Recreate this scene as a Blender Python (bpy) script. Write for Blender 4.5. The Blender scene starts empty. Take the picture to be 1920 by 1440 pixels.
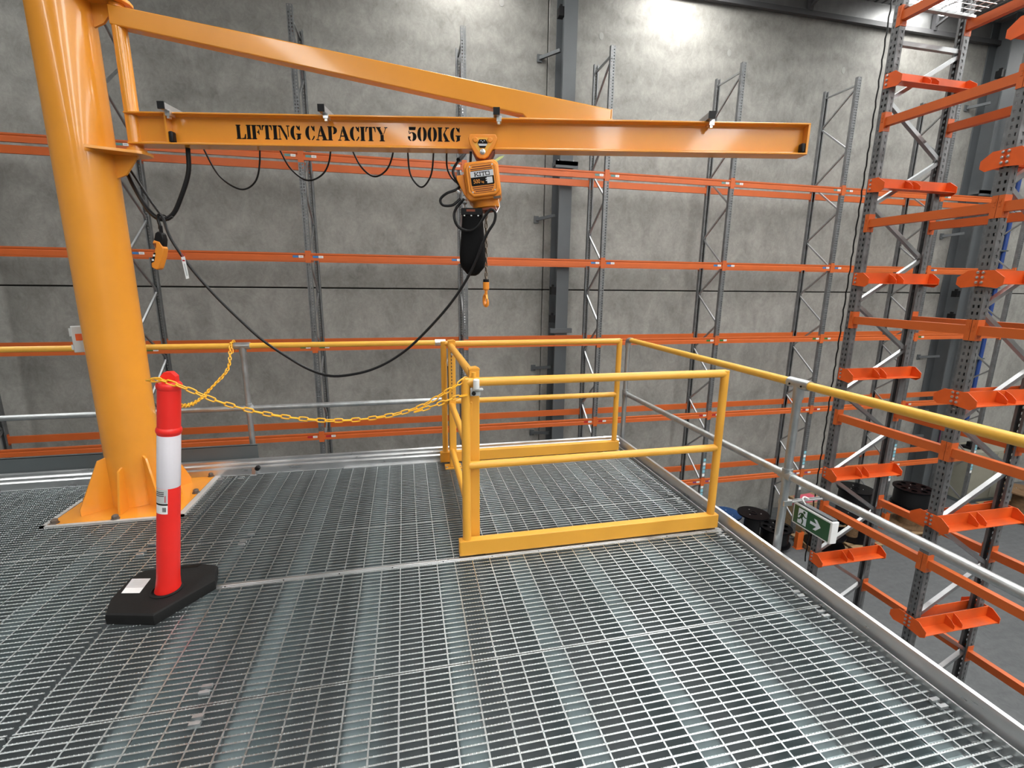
import bpy, bmesh, math, random
from mathutils import Vector, Matrix
random.seed(7)
PI = math.pi
C = bpy.context.scene.collection
S = bpy.context.scene

# ------------------------------------------------------------------ camera
def cam_matrix(yaw, pitch, roll, loc):
    f = Vector((math.sin(yaw)*math.cos(pitch), math.cos(yaw)*math.cos(pitch), -math.sin(pitch)))
    r = Vector((math.cos(yaw), -math.sin(yaw), 0))
    d = f.cross(r)
    c, s = math.cos(roll), math.sin(roll)
    r2 = c*r + s*d
    d2 = -s*r + c*d
    m = Matrix((r2, -d2, -f)).transposed().to_4x4()
    m.translation = loc
    return m
cd = bpy.data.cameras.new('camera')
cam = bpy.data.objects.new('camera', cd)
C.objects.link(cam)
cd.sensor_width = 36.0
cd.lens = 889.5/1920*36
cd.clip_start = .05
cam.matrix_world = cam_matrix(math.radians(12.704), math.radians(12.012), math.radians(-.647), Vector((0, 0, 1.553)))
S.camera = cam

# ------------------------------------------------------------------ world, light, exposure
S.view_settings.view_transform = 'Standard'
S.view_settings.look = 'None'
S.view_settings.gamma = 1
S.view_settings.use_curve_mapping = False
S.view_settings.exposure = 0.0
w = bpy.data.worlds.new('world'); S.world = w
w.use_nodes = True
bg = w.node_tree.nodes['Background']
bg.inputs[0].default_value = (.55, .6, .65, 1)
bg.inputs[1].default_value = .3
SKY_E = 13.0          # radiance of the translucent roof sheets
S.cycles.max_bounces = 8
S.cycles.transparent_max_bounces = 16

# ------------------------------------------------------------------ materials
def new_mat(name):
    m = bpy.data.materials.new(name); m.use_nodes = True
    nt = m.node_tree
    return m, nt, nt.nodes, nt.links, nt.nodes['Principled BSDF']

def mat(name, col, rough=.5, metal=0., var=.0, scale=6., bump=0., bscale=200., coat=0., emit=0., spec=.5, stretch=None, rvar=0.):
    m, nt, N, L, b = new_mat(name)
    b.inputs['Base Color'].default_value = (*col, 1)
    b.inputs['Roughness'].default_value = rough
    b.inputs['Metallic'].default_value = metal
    b.inputs['Specular IOR Level'].default_value = spec
    if coat:
        b.inputs['Coat Weight'].default_value = coat
        b.inputs['Coat Roughness'].default_value = .07
    if emit:
        b.inputs['Emission Color'].default_value = (*col, 1)
        b.inputs['Emission Strength'].default_value = emit
    if var or bump or rvar:
        tc = N.new('ShaderNodeTexCoord')
        src = tc.outputs['Object']
        if stretch:
            mp = N.new('ShaderNodeMapping'); mp.inputs['Scale'].default_value = stretch
            L.new(src, mp.inputs['Vector']); src = mp.outputs['Vector']
    if var or rvar:
        nz = N.new('ShaderNodeTexNoise'); nz.inputs['Scale'].default_value = scale
        nz.inputs['Detail'].default_value = 5; nz.inputs['Roughness'].default_value = .6
        L.new(src, nz.inputs['Vector'])
    if var:
        rp = N.new('ShaderNodeValToRGB')
        rp.color_ramp.elements[0].position = .3; rp.color_ramp.elements[1].position = .7
        rp.color_ramp.elements[0].color = (*[c*(1-var) for c in col], 1)
        rp.color_ramp.elements[1].color = (*[min(1, c*(1+var)) for c in col], 1)
        L.new(nz.outputs['Fac'], rp.inputs['Fac']); L.new(rp.outputs['Color'], b.inputs['Base Color'])
    if rvar:
        mr = N.new('ShaderNodeMapRange')
        mr.inputs['From Min'].default_value = .3; mr.inputs['From Max'].default_value = .7
        mr.inputs['To Min'].default_value = max(.02, rough-rvar); mr.inputs['To Max'].default_value = rough+rvar
        L.new(nz.outputs['Fac'], mr.inputs['Value']); L.new(mr.outputs['Result'], b.inputs['Roughness'])
    if bump:
        n2 = N.new('ShaderNodeTexNoise'); n2.inputs['Scale'].default_value = bscale; n2.inputs['Detail'].default_value = 2
        bp = N.new('ShaderNodeBump'); bp.inputs['Strength'].default_value = bump; bp.inputs['Distance'].default_value = .002
        L.new(src, n2.inputs['Vector']); L.new(n2.outputs['Fac'], bp.inputs['Height']); L.new(bp.outputs['Normal'], b.inputs['Normal'])
    return m

def mat_concrete(name, dark, light, swirl=1.):
    m, nt, N, L, b = new_mat(name)
    b.inputs['Roughness'].default_value = .72
    b.inputs['Specular IOR Level'].default_value = .35
    tc = N.new('ShaderNodeTexCoord')
    def noise(scale, detail, rough, vec, dist=0.):
        n = N.new('ShaderNodeTexNoise'); n.inputs['Scale'].default_value = scale
        n.inputs['Detail'].default_value = detail; n.inputs['Roughness'].default_value = rough
        n.inputs['Distortion'].default_value = dist
        L.new(vec, n.inputs['Vector']); return n
    def mapping(sc, rot=(0, 0, 0)):
        mp = N.new('ShaderNodeMapping'); mp.inputs['Scale'].default_value = sc; mp.inputs['Rotation'].default_value = rot
        L.new(tc.outputs['Object'], mp.inputs['Vector']); return mp.outputs['Vector']
    n1 = noise(.55, 6, .6, tc.outputs['Object'], .6)
    n2 = noise(2.2, 7, .68, mapping((1, 1, .55), (0, .35, 0)), 1.6)
    n3 = noise(14, 4, .7, tc.outputs['Object'])
    # trowel sweeps: thin arcs, distorted rings
    wv = N.new('ShaderNodeTexWave'); wv.wave_type = 'RINGS'; wv.inputs['Scale'].default_value = 2.6
    wv.inputs['Distortion'].default_value = 7.; wv.inputs['Detail'].default_value = 4; wv.inputs['Detail Scale'].default_value = .8
    L.new(mapping((.9, .9, .6)), wv.inputs['Vector'])
    def mix(a, bb, f):
        x = N.new('ShaderNodeMath'); x.operation = 'MULTIPLY_ADD'
        L.new(a, x.inputs[0]); x.inputs[1].default_value = f; L.new(bb, x.inputs[2]); return x.outputs[0]
    z = N.new('ShaderNodeValue'); z.outputs[0].default_value = 0.
    n4 = noise(5., 6, .7, mapping((1, 1, .8), (0, -.5, 0)), 3.)
    v = mix(n1.outputs['Fac'], z.outputs[0], .26)
    v = mix(n2.outputs['Fac'], v, .26)
    v = mix(n4.outputs['Fac'], v, .26)
    v = mix(n3.outputs['Fac'], v, .14)
    v = mix(wv.outputs['Fac'], v, .08*swirl)
    rp = N.new('ShaderNodeValToRGB')
    rp.color_ramp.elements[0].position = .37; rp.color_ramp.elements[1].position = .63
    rp.color_ramp.elements[0].color = (*dark, 1); rp.color_ramp.elements[1].color = (*light, 1)
    L.new(v, rp.inputs['Fac']); L.new(rp.outputs['Color'], b.inputs['Base Color'])
    bp = N.new('ShaderNodeBump'); bp.inputs['Strength'].default_value = .25; bp.inputs['Distance'].default_value = .01
    L.new(v, bp.inputs['Height']); L.new(bp.outputs['Normal'], b.inputs['Normal'])
    return m

def mat_perf(name, col, rough, metal, hw=.045):
    """galvanised upright with real see-through slots: two rows on the front face, one on each side"""
    m, nt, N, L, b = new_mat(name)
    b.inputs['Roughness'].default_value = rough; b.inputs['Metallic'].default_value = metal
    tc = N.new('ShaderNodeTexCoord'); sx = N.new('ShaderNodeSeparateXYZ'); L.new(tc.outputs['Object'], sx.inputs[0])
    nz = N.new('ShaderNodeTexNoise'); nz.inputs['Scale'].default_value = 9; nz.inputs['Detail'].default_value = 4
    L.new(tc.outputs['Object'], nz.inputs['Vector'])
    rp = N.new('ShaderNodeValToRGB'); rp.color_ramp.elements[0].position = .3; rp.color_ramp.elements[1].position = .7
    rp.color_ramp.elements[0].color = (*[c*.8 for c in col], 1); rp.color_ramp.elements[1].color = (*[c*1.15 for c in col], 1)
    L.new(nz.outputs['Fac'], rp.inputs['Fac']); L.new(rp.outputs['Color'], b.inputs['Base Color'])
    def M(op, a, v):
        x = N.new('ShaderNodeMath'); x.operation = op
        L.new(a, x.inputs[0])
        if isinstance(v, float): x.inputs[1].default_value = v
        else: L.new(v, x.inputs[1])
        return x.outputs[0]
    ax = M('ABSOLUTE', sx.outputs['X'], 0.)
    zf = M('FRACT', M('DIVIDE', sx.outputs['Z'], .05), 0.)
    zin = M('MULTIPLY', M('GREATER_THAN', zf, .25), M('LESS_THAN', zf, .70))
    front = M('MULTIPLY', M('LESS_THAN', sx.outputs['Y'], .006), M('MULTIPLY', M('GREATER_THAN', ax, hw*.27), M('LESS_THAN', ax, hw*.65)))
    side = M('MULTIPLY', M('GREATER_THAN', ax, hw-.0039), M('MULTIPLY', M('GREATER_THAN', sx.outputs['Y'], .024), M('LESS_THAN', sx.outputs['Y'], .044)))
    hole = M('MULTIPLY', zin, M('MAXIMUM', front, side))
    tr = N.new('ShaderNodeBsdfTransparent'); mx = N.new('ShaderNodeMixShader')
    L.new(hole, mx.inputs[0]); L.new(b.outputs[0], mx.inputs[1]); L.new(tr.outputs[0], mx.inputs[2])
    L.new(mx.outputs[0], N['Material Output'].inputs['Surface'])
    return m

M = {}
M['crane'] = mat('crane_yellow_paint', (.80, .315, .03), .26, var=.05, scale=3, bump=.07, bscale=160, coat=.5)
M['gate'] = mat('gate_yellow_paint', (.80, .39, .048), .36, var=.04, scale=4, bump=.06, bscale=180)
M['rail_yellow'] = mat('rail_yellow_sleeve', (.80, .44, .06), .38, var=.05, scale=5)
M['galv'] = mat('galvanised_pipe', (.46, .48, .49), .38, .85, var=.16, scale=14, stretch=(1, 1, .6), rvar=.08)
M['bar'] = mat('galvanised_bar', (.46, .49, .50), .38, 1., var=.10, scale=16, rvar=.08)
M['joist'] = mat('galvanised_joist', (.60, .70, .72), .5, .15, var=.12, scale=7)
M['alu'] = mat('kerb_aluminium', (.60, .61, .62), .33, .9, var=.08, scale=5, rvar=.08, stretch=(1, 1, 4))
M['trim'] = mat('galvanised_trim', (.55, .55, .54), .45, .35, var=.1)
M['zinc'] = mat('zinc_bright', (.72, .73, .74), .28, .9, var=.06)
M['perf'] = mat_perf('upright_galvanised', (.20, .205, .21), .42, .55)
M['perf2'] = mat_perf('drum_upright_galvanised', (.20, .205, .21), .42, .55, .036)
M['brace'] = mat('brace_galvanised', (.40, .41, .42), .36, .9, var=.1)
M['orange'] = mat('rack_orange_paint', (.57, .115, .022), .4, var=.06, scale=3)
M['orange2'] = mat('cradle_orange_paint', (.70, .105, .014), .42, var=.08, scale=5, bump=.05, bscale=90)
M['wall'] = mat_concrete('concrete_panel', (.205, .20, .186), (.385, .376, .35))
M['patch'] = mat('concrete_patch', (.34, .335, .32), .8, var=.1)
M['floor'] = mat_concrete('concrete_floor', (.078, .083, .088), (.13, .135, .14), .4)
M['dark'] = mat('shadow_gap', (.02, .02, .02), .9)
M['column'] = mat('steel_column_paint', (.10, .11, .117), .5, var=.08, scale=2)
M['toe'] = mat('toe_board_paint', (.085, .10, .105), .5, var=.04)
M['roof'] = mat('roof_sheet', (.30, .30, .30), .45, .5, var=.1)
M['purlin'] = mat('purlin_steel', (.10, .10, .105), .5, .2)
M['skylight'] = mat('translucent_sheet', (1., 1., .97), .6, emit=SKY_E)
M['black'] = mat('black_plastic', (.006, .006, .007), .45, spec=.25)
M['rubber'] = mat('black_rubber', (.007, .007, .007), .7, var=.25, scale=18, bump=.2, bscale=120, spec=.25)
M['cable'] = mat('black_cable', (.006, .006, .007), .4, spec=.3)
M['fabric'] = mat('bag_fabric', (.004, .004, .0045), .8, bump=.3, bscale=60, spec=.15)
M['red'] = mat('bollard_red', (.80, .022, .016), .38, var=.04)
M['sleeve'] = mat('reflective_sleeve', (.72, .69, .74), .35, var=.05, scale=30, stretch=(1, 1, .05))
M['chain'] = mat('chain_yellow_plastic', (.85, .42, .02), .4)
M['steelchain'] = mat('load_chain', (.22, .17, .13), .35, .8)
M['hoist'] = mat('hoist_orange', (.80, .27, .025), .35, var=.04, bump=.05)
M['hoist_dark'] = mat('hoist_side_plate', (.22, .05, .02), .5)
M['slot'] = mat('louvre_slot', (.16, .035, .01), .7)
M['white'] = mat('white_plastic', (.80, .80, .80), .4)
M['grey'] = mat('grey_plastic', (.50, .52, .52), .45)
M['silver'] = mat('silver_label', (.62, .63, .66), .35, .3)
M['ink'] = mat('black_ink', (.006, .005, .004), .6, spec=.15)
M['label_orange'] = mat('label_orange_ink', (.85, .32, .05), .5)
M['sign_green'] = mat('exit_sign_green', (.012, .085, .03), .3)
M['sign_white'] = mat('exit_sign_white', (.72, .78, .85), .35)
M['teal'] = mat('sticker_teal', (.10, .26, .25), .5); M['blue'] = mat('sticker_blue', (.03, .17, .42), .5)
M['green'] = mat('sticker_green', (.02, .16, .03), .5); M['redst'] = mat('sticker_red', (.42, .01, .02), .5)
M['purple'] = mat('sticker_purple', (.22, .05, .16), .5); M['cyan'] = mat('sticker_cyan', (.25, .55, .65), .5)
M['wood'] = mat('pallet_wood', (.15, .085, .04), .75, var=.3, scale=6, stretch=(.3, 4, 4))
M['wood_light'] = mat('pallet_wood_pale', (.27, .18, .095), .75, var=.2, scale=6, stretch=(.3, 4, 4))
M['drum'] = mat('drum_black', (.003, .003, .004), .28, var=.2, spec=.12)
M['tarp'] = mat('drum_blue', (.012, .06, .19), .4, var=.2)
M['beige'] = mat('beige_cabinet', (.27, .26, .21), .6, var=.05)
M['brown'] = mat('plinth_bolt', (.10, .075, .06), .6)
M['lime'] = mat('lime_tag', (.62, .75, .30), .6)
M['pink'] = mat('pink_tape', (.6, .10, .15), .6)
M['cable_blue'] = mat('blue_cable', (.02, .06, .25), .5)

# ------------------------------------------------------------------ mesh helpers
class MB:
    def __init__(s): s.v = []; s.f = []; s.sm = []
    def add(s, vs, fs, smooth=False):
        o = len(s.v); s.v += [tuple(v) for v in vs]
        s.f += [tuple(i+o for i in f) for f in fs]; s.sm += [smooth]*len(fs); return s
    def box(s, x0, x1, y0, y1, z0, z1):
        vs = [(x, y, z) for z in (z0, z1) for y in (y0, y1) for x in (x0, x1)]
        return s.add(vs, [(0, 2, 3, 1), (4, 5, 7, 6), (0, 1, 5, 4), (2, 6, 7, 3), (0, 4, 6, 2), (1, 3, 7, 5)])
    def cbox(s, c, d):
        return s.box(c[0]-d[0]/2, c[0]+d[0]/2, c[1]-d[1]/2, c[1]+d[1]/2, c[2]-d[2]/2, c[2]+d[2]/2)
    def bar(s, p, q, w, h, up=(0, 0, 1)):
        p, q = Vector(p), Vector(q); t = (q-p).normalized(); u = Vector(up)
        a = t.cross(u)
        if a.length < 1e-4: a = t.cross(Vector((1, 0, 0)))
        a.normalize(); b = a.cross(t)
        vs = [e+a*sx*w/2+b*sy*h/2 for e in (p, q) for sx, sy in ((-1, -1), (1, -1), (1, 1), (-1, 1))]
        return s.add(vs, [(3, 2, 1, 0), (4, 5, 6, 7)]+[(i, (i+1) % 4, 4+(i+1) % 4, 4+i) for i in range(4)])
    def tube(s, pts, r, n=12, caps=True, closed=False):
        pts = [Vector(p) for p in pts]; k = len(pts); rings = []
        prev = None
        for i, p in enumerate(pts):
            if closed: t = pts[(i+1) % k]-pts[i-1]
            else: t = pts[min(i+1, k-1)]-pts[max(i-1, 0)]
            t.normalize()
            if prev is None:
                a = t.cross(Vector((0, 0, 1)))
                if a.length < .05: a = t.cross(Vector((1, 0, 0)))
            else: a = prev-t*prev.dot(t)
            a.normalize(); prev = a; b = t.cross(a)
            rr = r[i] if isinstance(r, (list, tuple)) else r
            rings.append([p+a*rr*math.cos(2*PI*j/n)+b*rr*math.sin(2*PI*j/n) for j in range(n)])
        vs = [v for ring in rings for v in ring]; fs = []
        for i in range(k if closed else k-1):
            i2 = (i+1) % k
            for j in range(n):
                fs.append((i*n+j, i*n+(j+1) % n, i2*n+(j+1) % n, i2*n+j))
        s.add(vs, fs, True)
        if caps and not closed:
            o = len(s.v)-len(vs)
            s.f += [tuple(o+j for j in reversed(range(n))), tuple(o+(k-1)*n+j for j in range(n))]; s.sm += [False, False]
        return s
    def lathe(s, prof, n=32, c=(0, 0, 0)):
        vs = []; fs = []; k = len(prof)
        for r, z in prof:
            for j in range(n):
                a = 2*PI*j/n; vs.append((c[0]+r*math.cos(a), c[1]+r*math.sin(a), c[2]+z))
        for i in range(k-1):
            for j in range(n):
                fs.append((i*n+j, i*n+(j+1) % n, (i+1)*n+(j+1) % n, (i+1)*n+j))
        s.add(vs, fs, True); o = len(s.v)-len(vs)
        if prof[0][0] > 1e-5: s.f.append(tuple(o+j for j in reversed(range(n)))); s.sm.append(False)
        if prof[-1][0] > 1e-5: s.f.append(tuple(o+(k-1)*n+j for j in range(n))); s.sm.append(False)
        return s
    def prism(s, poly, o, ux, uy, d):
        """polygon in the plane (ux, uy) at o, pushed along vector d"""
        o, ux, uy, d = Vector(o), Vector(ux), Vector(uy), Vector(d)
        a = [o+ux*x+uy*y for x, y in poly]; n = len(a)
        vs = a+[v+d for v in a]
        return s.add(vs, [tuple(range(n)), tuple(reversed(range(n, 2*n)))]+[(i, i+n, (i+1) % n+n, (i+1) % n) for i in range(n)])
    def mesh(s, name, m, bevel=0.):
        me = bpy.data.meshes.new(name); me.from_pydata(s.v, [], s.f)
        me.polygons.foreach_set('use_smooth', s.sm)
        bm = bmesh.new(); bm.from_mesh(me); bmesh.ops.recalc_face_normals(bm, faces=bm.faces[:])
        bm.to_mesh(me); bm.free()
        me.set_sharp_from_angle(angle=.5)
        if m: me.materials.append(m)
        return me
def link(name, me, parent=None, loc=None, rotz=None, label=None, bevel=0.):
    o = bpy.data.objects.new(name, me); C.objects.link(o)
    if parent: o.parent = parent
    if loc is not None: o.location = loc
    if rotz is not None: o.rotation_euler = (0, 0, rotz)
    if label: o['label'] = label
    if bevel:
        b = o.modifiers.new('bevel', 'BEVEL'); b.width = bevel; b.segments = 2; b.limit_method = 'ANGLE'; b.angle_limit = .7
    return o
def part(name, mb, m, parent, loc=None, rotz=None, label=None, bevel=0.):
    return link(name, mb.mesh(name, M[m] if isinstance(m, str) else m), parent, loc, rotz, label, bevel)
def thing(name, label, cat, loc=(0, 0, 0), rotz=0., group=None):
    o = bpy.data.objects.new(name, None); C.objects.link(o); o.empty_display_size = .1
    o.location = loc; o.rotation_euler = (0, 0, rotz); o['label'] = label; o['category'] = cat; o['kind'] = 'thing'
    if group: o['group'] = group
    return o
def tag(o, label, cat, group=None):
    o['label'] = label; o['category'] = cat; o['kind'] = 'thing'
    if group: o['group'] = group
    return o
def struct(name, mb, m, parent=None, loc=None):
    o = part(name, mb, m, parent, loc)
    if parent is None: o['kind'] = 'structure'
    return o
def kids(o): return [c for c in o.children]
def dup(root, loc=None, rotz=None, label=None, group=None):
    r = root.copy(); C.objects.link(r)
    if loc is not None: r.location = loc
    if rotz is not None: r.rotation_euler = (0, 0, rotz)
    if label: r['label'] = label
    if group: r['group'] = group
    for ch in list(root.children):
        c = ch.copy(); C.objects.link(c); c.parent = r
        for g in list(ch.children):
            d = g.copy(); C.objects.link(d); d.parent = c
    return r
def spline(pts, n=8):
    """Catmull-Rom through pts"""
    P = [Vector(p) for p in pts]; out = []
    for i in range(len(P)-1):
        p0 = P[i-1] if i else P[0]*2-P[1]; p1, p2 = P[i], P[i+1]
        p3 = P[i+2] if i+2 < len(P) else P[-1]*2-P[-2]
        for k in range(n):
            t = k/n
            out.append(.5*((2*p1)+(p2-p0)*t+(2*p0-5*p1+4*p2-p3)*t*t+(3*p1-p0-3*p2+p3)*t*t*t))
    out.append(P[-1]); return out
ORD = ['first', 'second', 'third', 'fourth', 'fifth', 'sixth', 'seventh', 'eighth', 'ninth', 'tenth', 'eleventh', 'twelfth', 'thirteenth', 'fourteenth', 'fifteenth', 'sixteenth']
XA, YA, ZA = Vector((1, 0, 0)), Vector((0, 1, 0)), Vector((0, 0, 1))

# ================================================================== SETTING
FZ, YW, TOP = -4.55, 10.4, 7.5
struct('floor', MB().box(-14, 26, -24, YW+.2, FZ-.2, FZ), 'floor')
wall = struct('wall_back', MB().box(-14, 26, YW+.06, YW+.2, FZ, 8.3), 'dark')
xs = [-14, -8.2, 3.014, 14.4, 26]
for i in range(4):
    for z0, z1 in ((FZ, 1.40), (1.425, TOP)):
        part('panel', MB().box(xs[i]+.008, xs[i+1]-.008, YW, YW+.07, z0, z1), 'wall', wall, bevel=.012)
for px, pz, r in ((2.05, 6.9, .07), (4.15, 6.55, .07), (7.15, 6.55, .07), (10.2, 6.5, .07), (9.0, 3.3, .06)):
    part('patch', MB().prism([(r*.7*math.cos(a*PI/8), r*math.sin(a*PI/8)) for a in range(16)], (px, YW-.004, pz), XA, ZA, (0, .01, 0)), 'patch', wall)
struct('wall_left', MB().box(-14.2, -14, -24, YW, FZ, 8.3), 'wall')
struct('wall_right', MB().box(26, 26.2, -24, YW, FZ, 8.3), 'wall')
struct('wall_front', MB().box(-14, 26, -24.2, -24, FZ, 8.3), 'wall')
# corrugated roof
mb = MB(); vs = []; x = -14.
prof = []
while x < 26:
    prof += [(x, 7.95), (x+.14, 7.95), (x+.16, 7.99), (x+.18, 7.99)]; x += .2
n = len(prof)
vs = [(a, -24, b) for a, b in prof]+[(a, YW+.2, b) for a, b in prof]
mb.add(vs, [(i, i+1, n+i+1, n+i) for i in range(n-1)])
ceil = struct('ceiling', mb, 'roof')
for yy in (9.1, 7.6, 6.1, 4.6, 3.1, 1.6, .1, -1.4, -2.9, -4.4):
    part('purlin', MB().box(-14, 26, yy-.035, yy+.035, 7.72, 7.94), 'purlin', ceil)
part('eave_beam', MB().box(-14, 26, YW-.12, YW-.02, TOP-.06, TOP+.04), 'purlin', ceil)
part('fascia', MB().box(-14, 26, YW-.02, YW+.05, TOP+.04, 7.95), 'roof', ceil)
for bx in (9.0, 12.5, 16):
    part('bracket', MB().bar((bx, YW-.1, TOP+.02), (bx, YW-.1, 7.9), .1, .08).bar((bx, YW-.1, TOP+.1), (bx-.2, YW-1.3, 7.85), .05, .05), 'purlin', ceil)
for i, (sx, hw) in enumerate(((-7.6, .45), (1.2, .5), (5.85, .85), (11.9, .65), (17.5, .7))):
    o = struct('window_%d' % (i+1), MB().box(sx-hw, sx+hw, -23.5, YW-.25, 7.90, 7.915), 'skylight')
# hi-bay lamps hung close to the back wall
for i, (lx, e, d) in enumerate(((1.15, 70., 'high above the hoist'), (5.75, 85., 'high above the middle of the jib'), (12.25, 30., 'seen between top beams of the drum rack'))):
    t = thing('hibay_lamp', 'round bright ceiling lamp by the back wall, '+d, 'lamp', (lx, 9.75, 7.68))
    part('housing', MB().lathe([(.27, 0), (.27, .03), (.12, .12), (.05, .16), (.05, .22), (.001, .22)], 32), 'purlin', t)
    part('lens', MB().lathe([(.001, -.012), (.25, -.01), (.26, 0), (.001, .001)], 32), mat('lamp_lens_%d' % i, (1., .98, .93), .5, emit=e), t)
# painted steel columns of the building
def steel_column(xc, wd, label):
    t = thing('steel_column', label, 'column', (xc, YW-.26, FZ), 0, None)
    part('front_flange', MB().box(-wd/2, wd/2, -.26, -.235, 0, 12.5), 'column', t)
    part('back_flange', MB().box(-wd/2, wd/2, .225, .25, 0, 12.5), 'column', t)
    part('web', MB().box(-.01, .01, -.235, .225, 0, 12.5), 'column', t)
    for z, s in ((1.9, -1), (2.65, -1), (7.45, -1), (10.55, -1), (4.2, -1)):
        part('tie_bracket', MB().bar((s*wd/2, -.05, z+.06), (s*(wd/2+.34), .23, z), .05, .06).box(s*(wd/2+.34)-.05, s*(wd/2+.34)+.05, .225, .255, z-.07, z+.07), 'column', t)
    for z in (5.35, 5.95, 11.2):
        part('clamp_box', MB().box(-wd/2-.1, -wd/2+.01, -.24, -.1, z-.08, z+.08).box(-wd/2-.07, -wd/2-.03, -.2, -.14, z+.08, z+.13), 'black', t)
    part('splice_plate', MB().box(-wd/2-.1, wd/2+.1, -.3, -.03, 8.45, 8.53).box(-wd/2-.1, wd/2+.1, -.3, -.27, 8.4, 8.53), 'column', t)
    for bx in (-.16, -.05, .06, .16):
        part('bolt', MB().lathe([(.022, 0), (.022, .03), (0.001, .035)], 6, (bx, -.2, 8.53)), 'zinc', t)
    part('collar', MB().box(-wd/2-.12, wd/2+.1, -.3, -.2, 5.05, 5.15), 'column', t)
    return t
steel_column(3.31, .27, 'dark grey steel column standing between the wall racks behind the hoist')
t2 = steel_column(14.62, .5, 'wide dark grey steel column behind the drum rack near the right edge')

# ================================================================== GRATING PLATFORM
def bar_mesh(x0, x1):
    """bearing bar: flat bright top with low serrations on its far edge, thin web"""
    m = MB(); m.box(x0, x1, -.0033, .0033, -.0055, 0).box(x0, x1, -.0015, .0015, -.032, -.0055)
    x = x0+.008
    while x+.006 < x1:
        m.add([(x, -.001, 0), (x+.006, -.001, 0), (x+.006, .0033, 0), (x, .0033, 0), (x+.003, .0022, .0028)], [(0, 1, 4), (1, 2, 4), (2, 3, 4), (3, 0, 4)]); x += .0135
    return m.mesh('bearing_bar', M['bar'])
def bar_set(t, x0, x1, y0, y1, me):
    n = round((y1-y0)/.03)
    for k in range(n+1): link('bearing_bar', me, t, (0, y0+(y1-y0)*k/n, 0))
def rods(t, xr, y0, y1):
    me = MB().bar((0, y0, -.004), (0, y1, -.004), .006, .007).mesh('cross_rod', M['bar'])
    for x in xr: link('cross_rod', me, t, (x, 0, 0))
XR0, XR1, XL0, XJ = -1.380, 1.962, -4.4, -1.386
rows = [(.52, 1.686, 'nearest the camera'), (1.697, 2.432, 'just in front of the aluminium nosing strip'),
        (2.478, 2.924, 'under the front of the yellow gate'), (2.936, 4.008, 'along the back kerb')]
meR = bar_mesh(XR0, XR1); meL = bar_mesh(XL0, XJ-.01)
meL1 = bar_mesh(XL0, -2.32); meL2 = bar_mesh(-1.492, XJ-.01)
rodR = [-.273+.1*k for k in range(-11, 23)]
rodL = [-1.46-.1*k for k in range(30)]
for i, (y0, y1, wh) in enumerate(rows):
    t = thing('floor_grating', 'wide galvanised grating right of the long joint, '+wh, 'grating', (0, 0, 0), 0, 'floor gratings right of the joint')
    bar_set(t, XR0, XR1, y0, y1, meR); rods(t, rodR, y0, y1)
    if i == 2: continue
    wl = {0: 'nearest the camera', 1: 'level with the black rubber bollard base', 3: 'surrounding the crane base plate'}[i]
    t = thing('floor_grating', 'galvanised grating left of the long joint, '+wl, 'grating', (0, 0, 0), 0, 'floor gratings left of the joint')
    if i < 3:
        if i == 1: y1 = 2.924
        bar_set(t, XL0, XJ, y0, y1, meL); rods(t, rodL, y0, y1)
    else:
        bar_set(t, XL0, XJ, y0, 3.315, meL); rods(t, rodL, y0, 3.315)
        bar_set(t, 0, 0, 3.345, y1, meL1); rods(t, [x for x in rodL if x < -2.33], 3.33, y1)
        bar_set(t, 0, 0, 3.345, y1, meL2); rods(t, [-1.44], 3.33, y1)
# the platform goes on behind the camera
for j, (y0, y1) in enumerate(((-.70, .50), (-1.92, -.72), (-3.14, -1.94))):
    t = thing('floor_grating', 'galvanised grating of the platform behind the camera, %s strip back' % ORD[j], 'grating', (0, 0, 0), 0, 'floor gratings behind the camera')
    mm = MB(); y = y0
    while y < y1: mm.box(XL0, XR1, y-.003, y+.003, -.032, 0); y += .03
    for k in range(60): mm.box(XL0+.1*k, XL0+.1*k+.006, y0, y1, -.007, 0)
    part('bars', mm, 'bar', t)['kind'] = 'stuff'
# joists that carry the gratings
jm = MB().box(-.045, .045, -3.1, 4.03, -.042, -.038).box(-.045, -.041, -3.1, 4.03, -.25, -.038).box(-.045, .045, -3.1, 4.03, -.25, -.246)
jme = jm.mesh('floor_joist', M['joist'])
for k in [q for q in range(-10, 6) if q != -3]:
    tag(link('floor_joist', jme, None, (-.222+.404*k, 0, 0)), 'galvanised joist under the gratings, %s from the right kerb' % ORD[5-k], 'joist', 'joists under the gratings')
tag(part('edge_beam', MB().box(-4.4, 2.0, .2, .3, -.45, -.04), 'joist', None), 'steel edge beam carrying the near ends of the joists', 'beam')
tag(part('support_beam', MB().box(-4.4, 2.0, 3.9, 4.0, -.65, -.26), 'joist', None), 'steel beam under the joists along the back edge of the platform', 'beam')
for i, (x, y) in enumerate(((-3.8, .25), (1.9, .25), (-3.8, 3.95), (1.9, 3.95))):
    t = thing('platform_post', 'steel post carrying the platform from below, at its %s corner' % ('near left', 'near right', 'back left', 'back right')[i], 'post', (x, y, FZ), 0, 'posts under the platform')
    part('shaft', MB().box(-.05, .05, -.05, .05, 0, -FZ-.46 if y < 1 else -FZ-.66), 'joist', t)
    part('foot_plate', MB().box(-.12, .12, -.12, .12, 0, .012), 'joist', t)
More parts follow.
